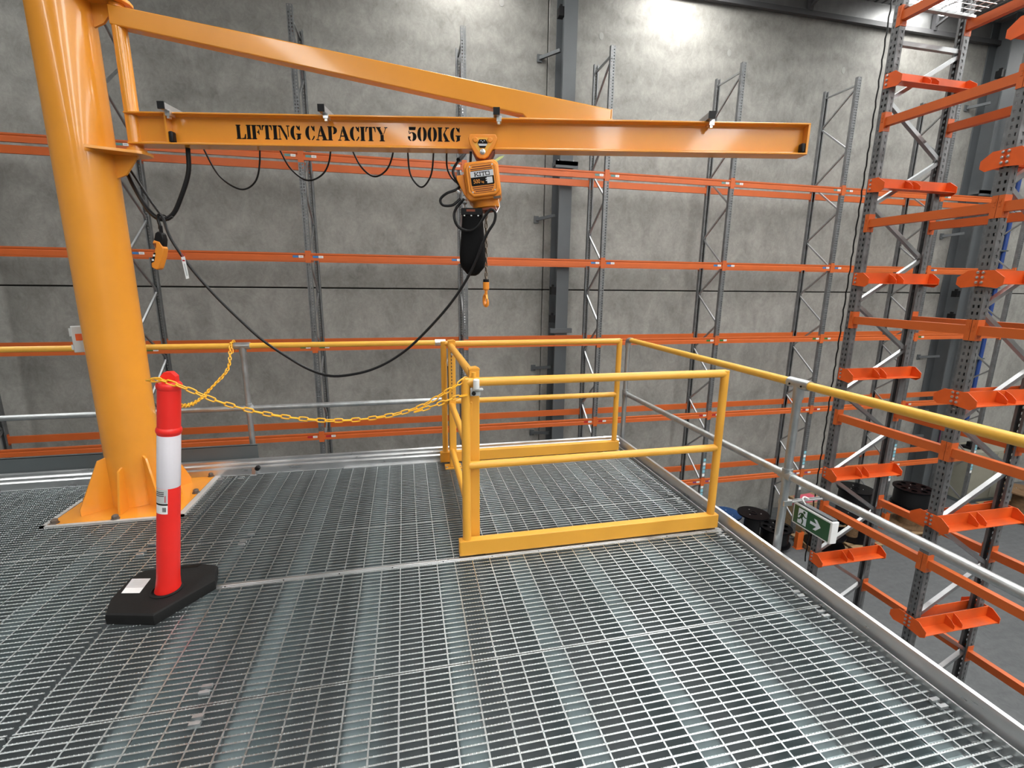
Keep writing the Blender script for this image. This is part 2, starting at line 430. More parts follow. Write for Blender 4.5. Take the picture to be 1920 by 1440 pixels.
# nosing strip
t = thing('nosing_strip', 'aluminium nosing strip across the grating under the yellow gate', 'strip', (0, 0, 0))
part('strip', MB().box(XJ+.01, 1.96, 2.440, 2.470, -.03, .002), 'alu', t, bevel=.002)
part('ridge', MB().box(XJ+.01, 1.96, 2.449, 2.459, .002, .006), 'alu', t, bevel=.002)
for k in range(12):
    part('screw', MB().lathe([(.004, 0), (.003, .002), (.0005, .0025)], 8, (XJ+.15+.28*k, 2.445, .002)), 'ink', t)
# kerbs
prof = [(0, -.16), (0, .07), (.006, .084), (.02, .088), (.032, .08), (.034, .07), (.03, .064), (.022, .074), (.014, .074), (.008, .066), (.008, -.152), (.05, -.152), (.05, -.16)]
t = thing('edge_kerb', 'bright metal edge channel with rounded lip along the right side of the platform', 'kerb', (2.0, 0, 0))
part('channel', MB().prism(prof, (0, .3, 0), XA, ZA, (0, 3.86, 0)), 'alu', t)
part('edge_angle', MB().box(-.034, -.028, .3, 4.02, -.04, .026).box(-.075, -.034, .3, 4.02, -.042, -.036), 'alu', t)
t = thing('edge_kerb', 'stepped metal kerb along the back edge of the platform', 'kerb', (0, 4.02, 0))
part('channel', MB().prism([(0, -.1), (0, .052), (.012, .060), (.02, .060), (.02, .078), (.03, .088), (.04, .088), (.04, .108), (.062, .114), (.075, .108), (.075, .1), (.05, .1), (.05, -.1)], (-4.4, 0, 0), YA, ZA, (6.38, 0, 0)), 'alu', t)
part('ledge_strip', MB().box(-.55, .3, -.03, .0, -.02, .004).box(-4.4, 1.98, -.008, .0, -.05, -.002), 'alu', t)
t = thing('toe_board', 'dark grey toe board on the back kerb behind the crane column', 'board', (0, 4.12, 0))
part('board', MB().box(-4.4, -1.235, 0, .004, .105, .215), 'toe', t)
part('lip', MB().box(-4.4, -1.235, .0, .022, .211, .215), 'toe', t)
part('bottom_lip', MB().box(-4.4, -1.235, .0, .02, .10, .105), 'toe', t)
t = thing('post_stop', 'black plastic end cap with bracket in front of the kerb by the left rail post', 'bracket', (-1.24, 4.0, 0))
part('cap', MB().lathe([(.017, 0), (.02, .005), (.02, .03), (.014, .036)], 14), 'black', t).rotation_euler = (PI/2, 0, 0)
t.children[0].location = (.03, -.0, .062)
part('foot', MB().box(-.03, .02, -.03, .02, .0, .004).bar((-.01, .0, .0), (-.005, .01, .055), .035, .006), 'galv', t)
# clips
cm = MB().box(-.019, .019, -.022, -.008, .0, .012).box(-.019, .019, .008, .022, .0, .012).box(-.016, .016, -.01, .01, -.008, -.003).lathe([(.008, 0), (.008, .006), (.001, .007)], 6, (0, 0, -.003))
cme = cm.mesh('saddle_clip', M['galv'])
CL = [(-.98, 2.985, 'beyond the cross joint, left of the gate'), (-1.0, 2.87, 'this side of the cross joint, left of the gate'),
      (-1.52, 2.985, 'beyond the joint beside the red bollard tube'), (-1.53, 2.87, 'this side of the joint beside the red bollard tube'),
      (-.80, 1.76, 'beyond the nearest cross joint, low at left'), (-.78, 1.62, 'this side of the nearest cross joint, low at left'),
      (1.90, 2.985, 'inside the gate beyond the cross joint by right kerb'), (1.90, 2.86, 'inside the gate, this side of the joint by right kerb'),
      (1.90, 2.38, 'just outside the front right corner of the gate'), (1.92, 1.78, 'beyond the nearest cross joint by the right kerb'),
      (1.92, 1.63, 'this side of the nearest cross joint by the right kerb'), (1.93, 1.12, 'on the grating edge nearest the camera by the kerb'),
      (-1.47, 3.93, 'beside the crane base at the back right corner'), (-1.32, 3.93, 'on the grating corner by the black end cap')]
for i, (x, y, d) in enumerate(CL):
    tag(link('grating_clip', cme, None, (x, y, .001)), 'zinc saddle clip '+d, 'clip', 'clips holding down the gratings')

# ================================================================== HAND RAILS
XR, YB, ZH, ZM = 2.10, 4.22, 1.03, .497
def pipe_ring(p, q, r): return MB().tube([p, q], r, 18)
t = thing('guard_rail', 'yellow and galvanised pipe guard rail along the right edge of the platform', 'railing', (XR, 0, 0))
part('top_rail', MB().tube([(0, -.6, ZH), (0, 2.075, ZH)], .0225, 20), 'rail_yellow', t)
part('top_rail', MB().tube([(0, 2.205, ZH), (0, 4.19, ZH)], .0225, 20), 'rail_yellow', t)
part('mid_rail', MB().tube([(0, -.6, ZM), (0, 2.10, ZM)], .0222, 20), 'galv', t)
part('mid_rail', MB().tube([(0, 2.18, ZM), (0, 4.19, ZM)], .0222, 20), 'galv', t)
for y, ztop in ((2.14, ZH-.04), (4.22, ZH-.05), (-.2, ZH)):
    part('post', MB().tube([(0, y, -.2), (0, y, ztop)], .0222, 20), 'galv', t)
part('tee_fitting', MB().tube([(0, 2.07, ZH), (0, 2.21, ZH)], .0285, 20).tube([(0, 2.14, ZH-.085), (0, 2.14, ZH)], .028, 20), 'galv', t)
part('cross_fitting', MB().tube([(0, 2.095, ZM), (0, 2.185, ZM)], .0285, 20).tube([(0, 2.14, ZM-.04), (0, 2.14, ZM+.04)], .028, 20), 'galv', t)
part('corner_elbow', MB().tube(spline([(0, 4.22, ZH-.075), (0, 4.22, ZH-.03), (0, 4.205, ZH-.008), (0, 4.15, ZH)], 5), .028, 18), 'galv', t)
part('corner_tee', MB().tube([(0, 4.22, ZM-.04), (0, 4.22, ZM+.04)], .028, 18).tube([(0, 4.22, ZM), (0, 4.14, ZM)], .027, 18), 'galv', t)
part('base_bracket', MB().box(-.06, .06, 2.07, 2.21, -.22, -.1).box(-.06, .06, 4.15, 4.29, -.22, -.1), 'galv', t)
for y in (2.10, 2.18):
    part('grub_screw', MB().lathe([(.006, 0), (.005, .003), (.001, .003)], 8, (0, 0, 0)), 'ink', t, (-.0285, y, ZH-.006)).rotation_euler = (0, -PI/2, 0)
t = thing('guard_rail', 'yellow topped pipe guard rail along the back edge left of the gate', 'railing', (0, YB, 0))
part('top_rail', MB().tube([(-4.4, 0, ZH), (-1.355, 0, ZH)], .0225, 20), 'rail_yellow', t)
part('top_rail', MB().tube([(-1.245, 0, ZH), (.29, 0, ZH)], .0225, 20), 'rail_yellow', t)
part('mid_rail', MB().tube([(-4.4, 0, ZM+.01), (-1.34, 0, ZM+.01)], .0222, 20), 'galv', t)
part('mid_rail', MB().tube([(-1.27, 0, ZM+.01), (.32, 0, ZM+.01)], .0222, 20), 'galv', t)
for x in (-1.30, -3.9):
    part('post', MB().tube([(x, 0, -.2), (x, 0, ZH-.03)], .0222, 20), 'galv', t)
    part('tee_fitting', MB().tube([(x-.06, 0, ZH), (x+.06, 0, ZH)], .028, 18).tube([(x, 0, ZH-.075), (x, 0, ZH)], .0275, 18), 'galv', t)
    part('cross_fitting', MB().tube([(x-.04, 0, ZM+.01), (x+.04, 0, ZM+.01)], .028, 18).tube([(x, 0, ZM-.03), (x, 0, ZM+.05)], .0275, 18), 'galv', t)
    part('base_bracket', MB().box(x-.06, x+.06, -.12, .03, -.2, -.1), 'galv', t)
part('end_coupling', MB().tube([(.25, 0, ZH+.002), (.34, 0, ZH+.002)], .028, 18), 'zinc', t)

# ================================================================== YELLOW GATE
t = thing('pallet_gate', 'yellow tubular swing gate frame standing around the grating bay', 'gate', (0, 0, 0))
RT = .0242
for nm, y0, zz in (('front', 2.49, 1.029), ('back', 3.975, 1.05)):
    part('top_rail', MB().tube([(.30, y0, zz), (1.895, y0, zz)], RT, 20), 'gate', t)
    part('mid_rail', MB().tube([(.32, y0, .553), (1.88, y0, .553)], RT*.95, 20), 'gate', t)
    part('post', MB().tube([(.305, y0, .1), (.305, y0, zz+.018)], RT, 20), 'gate', t)
    part('post', MB().tube([(1.893, y0, .1), (1.893, y0, zz+.018)], RT, 20), 'gate', t)
    part('toe_plate', MB().box(.262, 1.932, y0-.03, y0+.022, .012, .104), 'gate', t, bevel=.004)
    part('toe_cap', MB().box(.259, .262, y0-.028, y0+.02, .014, .102).box(1.932, 1.935, y0-.028, y0+.02, .014, .102), 'gate', t)
    part('foot', MB().box(.35, .41, y0-.02, y0+.02, 0, .012).box(1.72, 1.78, y0-.02, y0+.02, 0, .012), 'black', t)
for y0, zz in ((2.572, 1.085), (3.86, 1.085)):
    part('square_post', MB().box(.333, .389, y0-.028, y0+.028, .01, zz), 'gate', t, bevel=.004)
    part('post_cap', MB().prism([(0, 0), (.062, 0), (.062, .004), (.045, .012), (.0, .008)], (.33, y0-.031, zz), XA, ZA, (0, .062, 0)), 'gate', t)
    part('base_plate', MB().box(.29, .43, y0-.055, y0+.055, 0, .01), 'gate', t, bevel=.002)
    for bx in (.305, .415):
        part('bolt', MB().lathe([(.01, 0), (.01, .009), (.001, .011)], 6, (bx, y0-.035, .01)), 'zinc', t)
for z, r in ((1.045, RT), (.55, RT), (.15, RT)):
    part('side_rail', MB().tube([(.355, 2.545, z), (.355, 3.885, z)], r, 20), 'gate', t)
part('hinge_block', MB().box(.328, .382, 2.466, 2.500, .955, 1.0).box(.34, .395, 2.445, 2.48, .988, 1.0), 'grey', t, bevel=.004, label='grey hinge block')
part('hinge_bolt', MB().lathe([(.011, 0), (.011, .012), (.001, .013)], 12), 'black', t, (.345, 2.466, .972)).rotation_euler = (PI/2, 0, 0)
part('hinge_cap', MB().lathe([(.016, 0), (.017, .004), (.017, .048), (.012, .053), (.001, .054)], 18, (.357, 2.447, 1.0)), 'white', t, label='white plastic hinge cap')
part('hinge_pin', MB().lathe([(.012, 0), (.012, .03)], 12, (.35, 2.492, 1.05)), 'gate', t)
part('latch_plate', MB().box(.33, .345, 2.515, 2.53, .80, .91), 'gate', t, bevel=.003)
part('latch_hook', MB().tube(spline([(.345, 3.915, .97), (.37, 3.94, .99), (.35, 3.95, .95), (.33, 3.93, .91), (.335, 3.925, .87)], 5), .006, 8), 'zinc', t)
part('counterweight_cable', MB().tube([(.335, 3.925, .87), (.338, 3.93, .15)], .004, 6), 'ink', t)
for k in range(14):
    part('cable_slot', MB().box(.352, .360, 3.829, 3.833, .62+.028*k, .636+.028*k), 'brown', t)
part('lock_bolt', MB().lathe([(.012, 0), (.012, .015), (.001, .016)], 6), 'zinc', t, (.362, 3.832, .985)).rotation_euler = (PI/2, 0, 0)

# ================================================================== JIB CRANE
PH = math.radians(-11.64)
P0 = Vector((-1.59, 3.65, 0)); CC = Vector((-1.909, 3.685, 0))
UJ = Vector((math.cos(PH), math.sin(PH), 0)); NJ = Vector((-math.sin(PH), math.cos(PH), 0))
def jw(s, t_, z): return P0+UJ*s+NJ*t_+ZA*z
t = crane = thing('jib_crane', 'orange yellow pillar jib crane lettered with its lifting capacity', 'crane', CC)
jl = P0-CC
def jp(name, mb, m='crane', bevel=0., label=None): return part(name, mb, m, crane, jl, PH, label, bevel)
part('pillar', MB().tube([(0, 0, .005), (0, 0, 3.9)], .161, 64), 'crane', t)
part('base_plate', MB().box(-.368, .365, -.325, .36, -.02, .004), 'crane', t)
part('base_frame', MB().box(-.40, .41, -.355, -.33, -.04, .006).box(-.40, -.375, -.355, .36, -.04, .006).box(.37, .41, -.355, .36, -.04, .006), 'trim', t)
for k in range(8):
    a = k*PI/4; ro, h = (.335, .365) if k % 2 else (.265, .305)
    d = Vector((math.cos(a), math.sin(a), 0)); nn = Vector((-math.sin(a), math.cos(a), 0))
    part('gusset', MB().prism([(.15, .004), (ro, .004), (ro, .05), (.205, h-.015), (.15, h)], nn*-.006, d, ZA, nn*.012), 'crane', t)
for x, y in ((-.345, -.305), (0, -.315), (.34, -.305), (.35, .02), (.34, .34), (-.345, .02), (-.345, .34)):
    part('anchor_bolt', MB().lathe([(.026, 0), (.026, .004), (.02, .006), (.02, .022), (.012, .03), (.001, .032)], 8, (x, y, .004)), 'brown', t)
# beam
L0, L1, ZB, ZT = -.03, 4.2, 2.366, 2.549
jp('beam_web', MB().box(L0, L1, -.0035, .0035, ZB+.008, ZT-.008))
jp('bottom_flange', MB().box(L0, L1, -.056, .056, ZB, ZB+.011), bevel=.003)
jp('top_flange', MB().box(L0, L1, -.056, .056, ZT-.010, ZT), bevel=.003)
jp('web_fillet', MB().prism([(-.0035, 0), (-.018, 0), (-.008, -.004), (-.0035, -.016)], (L0, 0, ZT-.010), YA, ZA, (L1-L0, 0, 0)).prism([(-.0035, 0), (-.018, 0), (-.008, .004), (-.0035, .016)], (L0, 0, ZB+.011), YA, ZA, (L1-L0, 0, 0)))
jp('end_plate', MB().box(L1-.012, L1, -.054, .054, ZB+.008, ZT-.006))
jp('stiffener', MB().box(.212, .222, -.054, -.003, ZB+.01, ZT-.01).box(.212, .222, .003, .054, ZB+.01, ZT-.01))
jp('rubber_stop', MB().box(.224, .25, -.052, -.012, ZB+.012, ZB+.078), 'black', .008)
jp('rubber_stop', MB().box(L1-.04, L1-.013, -.052, -.012, ZB+.012, ZB+.07), 'black', .008)
jp('mast', MB().tube([(-.015, 0, 2.325), (-.015, 0, 3.14)], .039, 28))
jp('tie_strut', MB().prism([(-.045, 3.128), (2.951, 2.612), (2.951, ZT), (2.43, ZT), (2.40, 2.575), (-.045, 3.022)], (0, -.04, 0), XA, ZA, (0, .08, 0)), bevel=.006)
jp('weld_plate', MB().box(2.38, 2.96, -.046, .046, ZT, ZT+.007))
jp('strut_end_cap', MB().box(2.951, 2.957, -.041, .041, ZT, 2.613))
def bracket(z, th):
    return MB().prism([(-.185, -.195), (-.14, -.165), (.02, -.075), (.05, -.05), (.062, 0), (.05, .05), (.02, .07), (-.14, .11), (-.185, .14)], (0, 0, z), XA, YA, (0, 0, th))
jp('pivot_bracket', bracket(2.308, .018), bevel=.002); jp('pivot_bracket', bracket(3.142, .018), bevel=.002)
jp('bracket_gusset', MB().prism([(-.2, 2.308), (-.01, 2.308), (-.10, 2.195), (-.155, 2.175), (-.2, 2.175)], (0, -.007, 0), XA, ZA, (0, .014, 0)))
jp('bracket_gusset', MB().prism([(-.2, 3.142), (-.01, 3.142), (-.10, 3.04), (-.2, 3.0)], (0, -.007, 0), XA, ZA, (0, .014, 0)))
jp('pivot_washer', MB().lathe([(.052, 0), (.052, .02)], 24, (-.015, 0, 2.326)))
for s in (.235, 1.185, 2.24, 3.555):
    o = jp('track_arm', MB().box(s-.018, s+.018, -.10, .27, 2.553, 2.588), 'alu')
    q = MB().box(s-.02, s+.02, -.106, -.098, 2.55, 2.591)
    e = link('arm_end_cap', q.mesh('arm_end_cap', M['black']), o)
    q = MB().box(s+.0, s+.03, -.075, -.025, 2.522, 2.553).box(s+.006, s+.022, -.07, -.05, 2.508, 2.53)
    e = link('flange_clamp', q.mesh('flange_clamp', M['zinc']), o)
jp('festoon_track', MB().box(.1, 4.05, .185, .215, 2.518, 2.552), 'galv')
# stencilled lettering
def ell(cx, cy, rx, ry, a0, a1, n=10): return [(cx+rx*math.cos(math.radians(a0+(a1-a0)*i/n)), cy+ry*math.sin(math.radians(a0+(a1-a0)*i/n))) for i in range(n+1)]
def ringp(cx, cy, ro, so, ri, si, a0, a1): return ell(cx, cy, ro, so, a0, a1)+ell(cx, cy, ri, si, a1, a0)
def R(x0, y0, x1, y1): return [(x0, y0), (x1, y0), (x1, y1), (x0, y1)]
def stem(x, w=.23): return [R(x+.05, .06, x+.05+w, .94), R(x, .93, x+w+.1, 1), R(x, 0, x+w+.1, .07)]
GL = {
 'L': (.66, stem(0)+[[(.36, 0), (.64, 0), (.66, .36), (.60, .36), (.52, .09), (.36, .07)]]),
 'I': (.33, stem(0)),
 'F': (.66, stem(0)+[[(.36, 1), (.64, 1), (.66, .66), (.60, .66), (.52, .91), (.36, .93)], [(.36, .46), (.36, .54), (.44, .56), (.47, .68), (.52, .68), (.52, .33), (.47, .33), (.44, .45)]]),
 'T': (.70, [R(.24, .06, .46, .94), R(.18, 0, .52, .07), R(.24, .92, .46, 1), [(.21, 1), (.02, 1), (0, .64), (.05, .64), (.11, .90), (.21, .93)], [(.49, 1), (.68, 1), (.70, .64), (.65, .64), (.59, .90), (.49, .93)]]),
 'N': (.80, [R(.07, .05, .12, .8), R(0, 0, .19, .07), [(0, 1), (.24, 1), (.60, .24), (.60, .0), (.53, 0), (.16, .82), (.0, .94)], R(.65, .2, .71, .95), R(.57, .93, .80, 1)]),
 'G': (.72, [ringp(.36, .5, .36, .52, .12, .46, 103, 257), ringp(.38, .5, .32, .52, .14, .44, 30, 80), [(.62, 1), (.66, 1), (.66, .66), (.60, .66), (.56, .8)], [(.46, 0), (.68, .08), (.68, .42), (.46, .42)], R(.38, .38, .74, .45), ringp(.38, .5, .3, .52, .12, .46, 280, 300)]),
 'C': (.68, [ringp(.36, .5, .36, .52, .12, .46, 103, 257), ringp(.38, .5, .30, .52, .14, .44, 25, 80), [(.60, 1), (.65, 1), (.65, .62), (.59, .62), (.54, .8)], ringp(.38, .5, .29, .52, .20, .44, 280, 335)]),
 'A': (.78, [[(.33, 1), (.45, 1), (.74, .04), (.49, .04), (.33, .68)], R(.42, 0, .80, .07), [(.30, .9), (.32, .66), (.13, .05), (.08, .05)], R(0, 0, .22, .07), R(.20, .28, .42, .36)]),
 'P': (.66, stem(0)+[ringp(.36, .72, .29, .28, .06, .21, -88, 88)]),
 'Y': (.78, [R(.28, .06, .50, .46), R(.21, 0, .57, .07), [(.02, .96), (.25, .96), (.46, .50), (.28, .46)], R(0, .93, .32, 1), [(.48, .48), (.52, .50), (.70, .95), (.64, .95)], R(.56, .93, .78, 1)]),
 '5': (.64, [[(.1, 1), (.6, 1), (.56, .78), (.12, .78)], [(.08, .74), (.13, .74), (.15, .62), (.10, .50)], ringp(.30, .32, .33, .33, .08, .25, -80, 88), ringp(.30, .32, .28, .33, .16, .26, 190, 258), [(.02, .34), (.2, .34), (.2, .2), (.04, .2)], ringp(.30, .32, .22, .33, .17, .26, 95, 140)]),
 '0': (.66, [ringp(.30, .5, .30, .52, .07, .44, 100, 260), ringp(.36, .5, .30, .52, .07, .44, -80, 80)]),
 'K': (.82, stem(0)+[[(.36, .48), (.42, .48), (.68, .94), (.60, .94)], R(.52, .93, .80, 1), [(.38, .44), (.50, .62), (.78, .05), (.54, .05)], R(.46, 0, .84, .07)])}
def stencil(text, s0, s1, z0, z1, gap, space):
    wt = sum(space if c == ' ' else GL[c][0]+gap for c in text)-gap
    k = (s1-s0)/wt; h = z1-z0; x = 0.
    for c in text:
        if c == ' ': x += space; continue
        m_ = MB()
        for poly in GL[c][1]:
            m_.prism([(s0+(x+px)*k, z0+py*h) for px, py in poly], (0, -.0046, 0), XA, ZA, (0, .0012, 0))
        jp('stencil_letter', m_, 'ink'); x += GL[c][0]+gap
stencil('LIFTING CAPACITY', .615, 1.556, 2.416, 2.498, .035, .26)
stencil('500KG', 1.68, 2.012, 2.420, 2.502, .05, .2)

# festoon cable loops hanging below the track
t = thing('festoon_cable', 'thin black festoon cable hanging in loops under the jib beam', 'cable', P0, PH)
def fl(pts): return spline([(s, .2, z) for s, z in pts], 8)
for pts in ([(.25, 2.518), (.29, 2.39), (.37, 2.235), (.50, 2.155), (.60, 2.20), (.645, 2.32), (.66, 2.518)],
            [(.74, 2.518), (.79, 2.40), (.85, 2.29), (.95, 2.219), (1.05, 2.25), (1.11, 2.34), (1.14, 2.518)],
            [(1.23, 2.518), (1.275, 2.40), (1.33, 2.30), (1.41, 2.249), (1.49, 2.29), (1.535, 2.38), (1.56, 2.518)],
            [(1.645, 2.518), (1.64, 2.40), (1.655, 2.26), (1.725, 2.186), (1.79, 2.26), (1.812, 2.40), (1.815, 2.518)],
            [(1.905, 2.518), (1.90, 2.40), (1.905, 2.30), (1.95, 2.23), (2.02, 2.19)]):
    part('cable_loop', MB().tube(fl(pts), .0058, 8), 'cable', t)
for s in (.25, .70, 1.185, 1.60, 1.86):
    part('cable_trolley', MB().box(s-.03, s+.03, .185, .215, 2.485, 2.522), 'black', t)
# supply conduit loop at the pivot
t = thing('supply_conduit', 'thick black conduit looping from the crane pillar up to the jib beam', 'conduit', P0, PH)
part('conduit', MB().tube(spline([(.285, .03, 2.45), (.283, .03, 2.36), (.268, .03, 2.22), (.206, .02, 2.066), (.15, .01, 1.965), (.085, 0, 1.93), (.03, 0, 1.955), (-.03, .02, 2.02), (-.10, .05, 2.13), (-.17, .10, 2.23)], 8), .0135, 14), 'cable', t)
part('second_cable', MB().tube(spline([(.16, -.012, 1.945), (.11, -.012, 1.93), (.02, .03, 2.02), (-.08, .06, 2.17), (-.15, .10, 2.25)], 8), .0075, 10), 'cable', t)
part('cable_tie', MB().tube([(.098+.018*math.cos(a*PI/6), -.005+.012*math.sin(a*PI/6)*0, 1.937+.02*math.sin(a*PI/6)) for a in range(12)], .004, 6, closed=True).tube([(.07, -.012, 1.925), (.062, -.014, 1.87)], .0035, 6), 'black', t)

# ================================================================== HOIST
def jt(s, t_, z): return tuple(jw(s, t_, z))
hs = thing('chain_hoist', 'orange electric chain hoist hanging from a trolley on the jib beam', 'hoist', jt(2.155, 0, 0), PH)
def hp(name, mb, m, bevel=0., label=None, par=None): return part(name, mb, m, par or hs, None, None, label, bevel)
tri = [(-.090, 2.425), (-.078, 2.445), (.078, 2.447), (.090, 2.425), (.078, 2.385), (.034, 2.318), (.012, 2.306), (-.018, 2.306), (-.038, 2.318), (-.08, 2.385)]
for y in (-.082, .064):
    hp('trolley_plate', MB().prism(tri, (0, y, 0), XA, ZA, (0, .018, 0)), 'hoist', .005)
inner = [(-.062, 2.425), (.062, 2.427), (.062, 2.40), (.018, 2.338), (-.02, 2.338), (-.062, 2.40)]
hp('recess_panel', MB().prism(inner, (0, -.0835, 0), XA, ZA, (0, .003, 0)), 'gate')
for x in (-.045, .045):
    hp('axle_cap', MB().lathe([(.016, 0), (.016, .006), (.012, .009), (.001, .009)], 20), 'hoist').matrix_local = Matrix.Translation((x, -.082, 2.412)) @ Matrix.Rotation(PI/2, 4, 'X')
for x in (-.05, .05):
    for y in (-.045, .045):
        hp('wheel', MB().lathe([(.024, -.012), (.026, .012)], 16), 'steelchain').matrix_local = Matrix.Translation((x, y, 2.403)) @ Matrix.Rotation(PI/2, 4, 'X')
hexp = [(-.031, 2.395), (-.019, 2.415), (.019, 2.415), (.031, 2.395), (.016, 2.367), (-.018, 2.367)]
lab = hp('trolley_label', MB().prism(hexp, (0, -.0865, 0), XA, ZA, (0, .002, 0)), 'ink')
link('label_band', MB().prism([(-.028, 2.390), (.028, 2.390), (.022, 2.378), (-.022, 2.378)], (0, -.0875, 0), XA, ZA, (0, .001, 0)).mesh('label_band', M['silver']), lab)
link('label_dots', MB().box(-.012, -.007, -.0875, -.0865, 2.405, 2.410).box(-.002, .003, -.0875, -.0865, 2.398, 2.404).box(.008, .013, -.0875, -.0865, 2.405, 2.410).mesh('label_dots', M['silver']), lab)
hp('centre_bolt', MB().lathe([(.017, 0), (.017, .004), (.010, .006), (.010, .016), (.001, .017)], 12), 'zinc').matrix_local = Matrix.Translation((0, -.082, 2.345)) @ Matrix.Rotation(PI/2, 4, 'X')
hp('suspension_plate', MB().prism([(-.066, 2.36), (.074, 2.36), (.036, 2.288), (-.03, 2.288)], (0, -.055, 0), XA, ZA, (0, .11, 0)), 'hoist_dark')
hp('suspension_pin', MB().box(-.028, .028, -.03, .03, 2.26, 2.34), 'hoist_dark')
# body, rolled a few degrees
bc = bpy.data.objects.new('hoist_body', MB().prism([(-.095, -.112), (.085, -.112), (.108, -.09), (.108, .09), (.085, .112), (-.095, .112), (-.11, .095), (-.11, -.095)], (0, -.105, 0), XA, ZA, (0, .25, 0)).mesh('hoist_body', M['hoist']))
C.objects.link(bc); bc.parent = hs; bc.location = (0, 0, 2.178); bc.rotation_euler = (0, math.radians(-7.5), 0)
bv = bc.modifiers.new('bevel', 'BEVEL'); bv.width = .008; bv.segments = 2; bv.limit_method = 'ANGLE'
def rr(x0, x1, z0, z1, c): return [(x0+c, z0), (x1-c, z0), (x1, z0+c), (x1, z1-c), (x1-c, z1), (x0+c, z1), (x0, z1-c), (x0, z0+c)]
def bp_(name, mb, m, bevel=0.): return part(name, mb, m, bc, None, None, None, bevel)
bp_('front_cover', MB().prism(rr(-.098, .102, -.098, .104, .03), (0, -.128, 0), XA, ZA, (0, .03, 0)), 'hoist', .008)
bp_('cover_groove', MB().prism(rr(-.080, .082, -.080, .088, .02), (0, -.1292, 0), XA, ZA, (0, .002, 0)), 'slot')
bp_('cover_panel', MB().prism(rr(-.077, .079, -.077, .085, .018), (0, -.1302, 0), XA, ZA, (0, .003, 0)), 'hoist')
for z, a, b in ((.074, -.055, .062), (.061, -.066, .066), (-.045, -.066, .066), (-.057, -.062, .06), (-.068, -.052, .05)):
    bp_('louvre_slot', MB().box(a, b, -.1312, -.129, z-.003, z+.003), 'slot')
for x, z in ((-.068, .078), (.07, .078), (-.068, -.07), (.07, -.07)):
    bp_('cover_screw', MB().box(x-.004, x+.004, -.132, -.13, z-.004, z+.004), 'zinc')
npl = bp_('name_plate', MB().prism(rr(-.070, .072, -.036, .052, .006), (0, -.1322, 0), XA, ZA, (0, .002, 0)), 'ink')
bp_('silver_band', MB().box(-.070, .072, -.1330, -.1322, .014, .048), 'silver')
# brand lettering on the plate, wide slab letters
kp = MB()
def slab(polys, x0, z0, wd, h):
    for p in polys: kp.prism([(x0+a*wd, z0+b*h) for a, b in p], (0, -.1336, 0), XA, ZA, (0, .0008, 0))
slab([R(.1, 0, .3, 1), R(0, 0, .42, .16), R(0, .84, .42, 1), [(.3, .45), (.72, .86), (.92, .86), (.42, .4)], [(.42, .6), (.95, .14), (.72, .14), (.3, .46)], R(.6, .84, 1, 1), R(.6, 0, 1.05, .16)], -.048, .018, .03, .024)
slab([R(.3, 0, .7, 1), R(.0, 0, 1, .16), R(.0, .84, 1, 1)], -.0165, .018, .012, .024)
slab([R(.4, 0, .6, 1), R(.25, 0, .75, .16), R(0, .82, 1, 1), R(0, .62, .12, 1), R(.88, .62, 1, 1)], -.003, .018, .024, .024)
slab([R(0, 0, 1, .17), R(0, .83, 1, 1), R(0, 0, .18, 1), R(.82, 0, 1, 1)], .0225, .018, .026, .024)
bp_('brand_lettering', kp, 'ink')
bp_('picture_panel', MB().box(.028, .062, -.1331, -.1322, -.028, .008).box(.02, .028, -.1331, -.1322, -.002, .003).box(.02, .028, -.1331, -.1322, -.014, -.009), 'silver')
def text(name, body, size, m, par, mw, ext=.0004, al='CENTER'):
    cu = bpy.data.curves.new(name, 'FONT'); cu.body = body; cu.size = size; cu.extrude = ext; cu.align_x = al; cu.align_y = 'CENTER'
    tmp = bpy.data.objects.new('tmp', cu); me = bpy.data.meshes.new_from_object(tmp); bpy.data.objects.remove(tmp)
    me.materials.clear(); me.materials.append(M[m]); me.name = name
    o = bpy.data.objects.new(name, me); C.objects.link(o); o.parent = par; o.matrix_local = mw; return o
tx = text('load_lettering', '500', .030, 'label_orange', bc, Matrix.Translation((-.036, -.1328, -.012)) @ Matrix.Rotation(PI/2, 4, 'X') @ Matrix.Diagonal((.95, 1.1, 1, 1)), .0006)
tx = text('unit_lettering', 'kg', .018, 'label_orange', bc, Matrix.Translation((0, -.1328, -.016)) @ Matrix.Rotation(PI/2, 4, 'X'), .0006)
bp_('side_housing', MB().prism([(-.11, .05), (-.16, .05), (-.162, .03), (-.13, -.06), (-.11, -.09)], (0, -.075, 0), XA, ZA, (0, .16, 0)), 'hoist', .005)
bp_('lower_housing', MB().lathe([(.001, -.165), (.06, -.163), (.085, -.15), (.092, -.11), (.092, -.05)], 24, (.0, .02, 0)), 'hoist')
bp_('lower_ring', MB().lathe([(.07, -.172), (.078, -.17), (.078, -.158), (.07, -.156)], 24, (.0, .02, 0)), 'hoist_dark')
bp_('rating_sticker', MB().box(.055, .10, -.108, -.1045, -.118, -.104), 'brown')
bp_('cable_gland', MB().tube([(-.15, -.03, -.045), (-.178, -.03, -.025)], .014, 14), 'zinc')
bp_('cable_gland', MB().tube([(-.118, -.03, -.105), (-.150, -.03, -.095)], .014, 14), 'zinc')
bp_('paper_tag', MB().prism([(0, 0), (.05, .022), (.062, .034), (.03, .03), (-.01, .012)], (.092, -.03, .108), XA, ZA, (0, .001, 0)), 'lime')
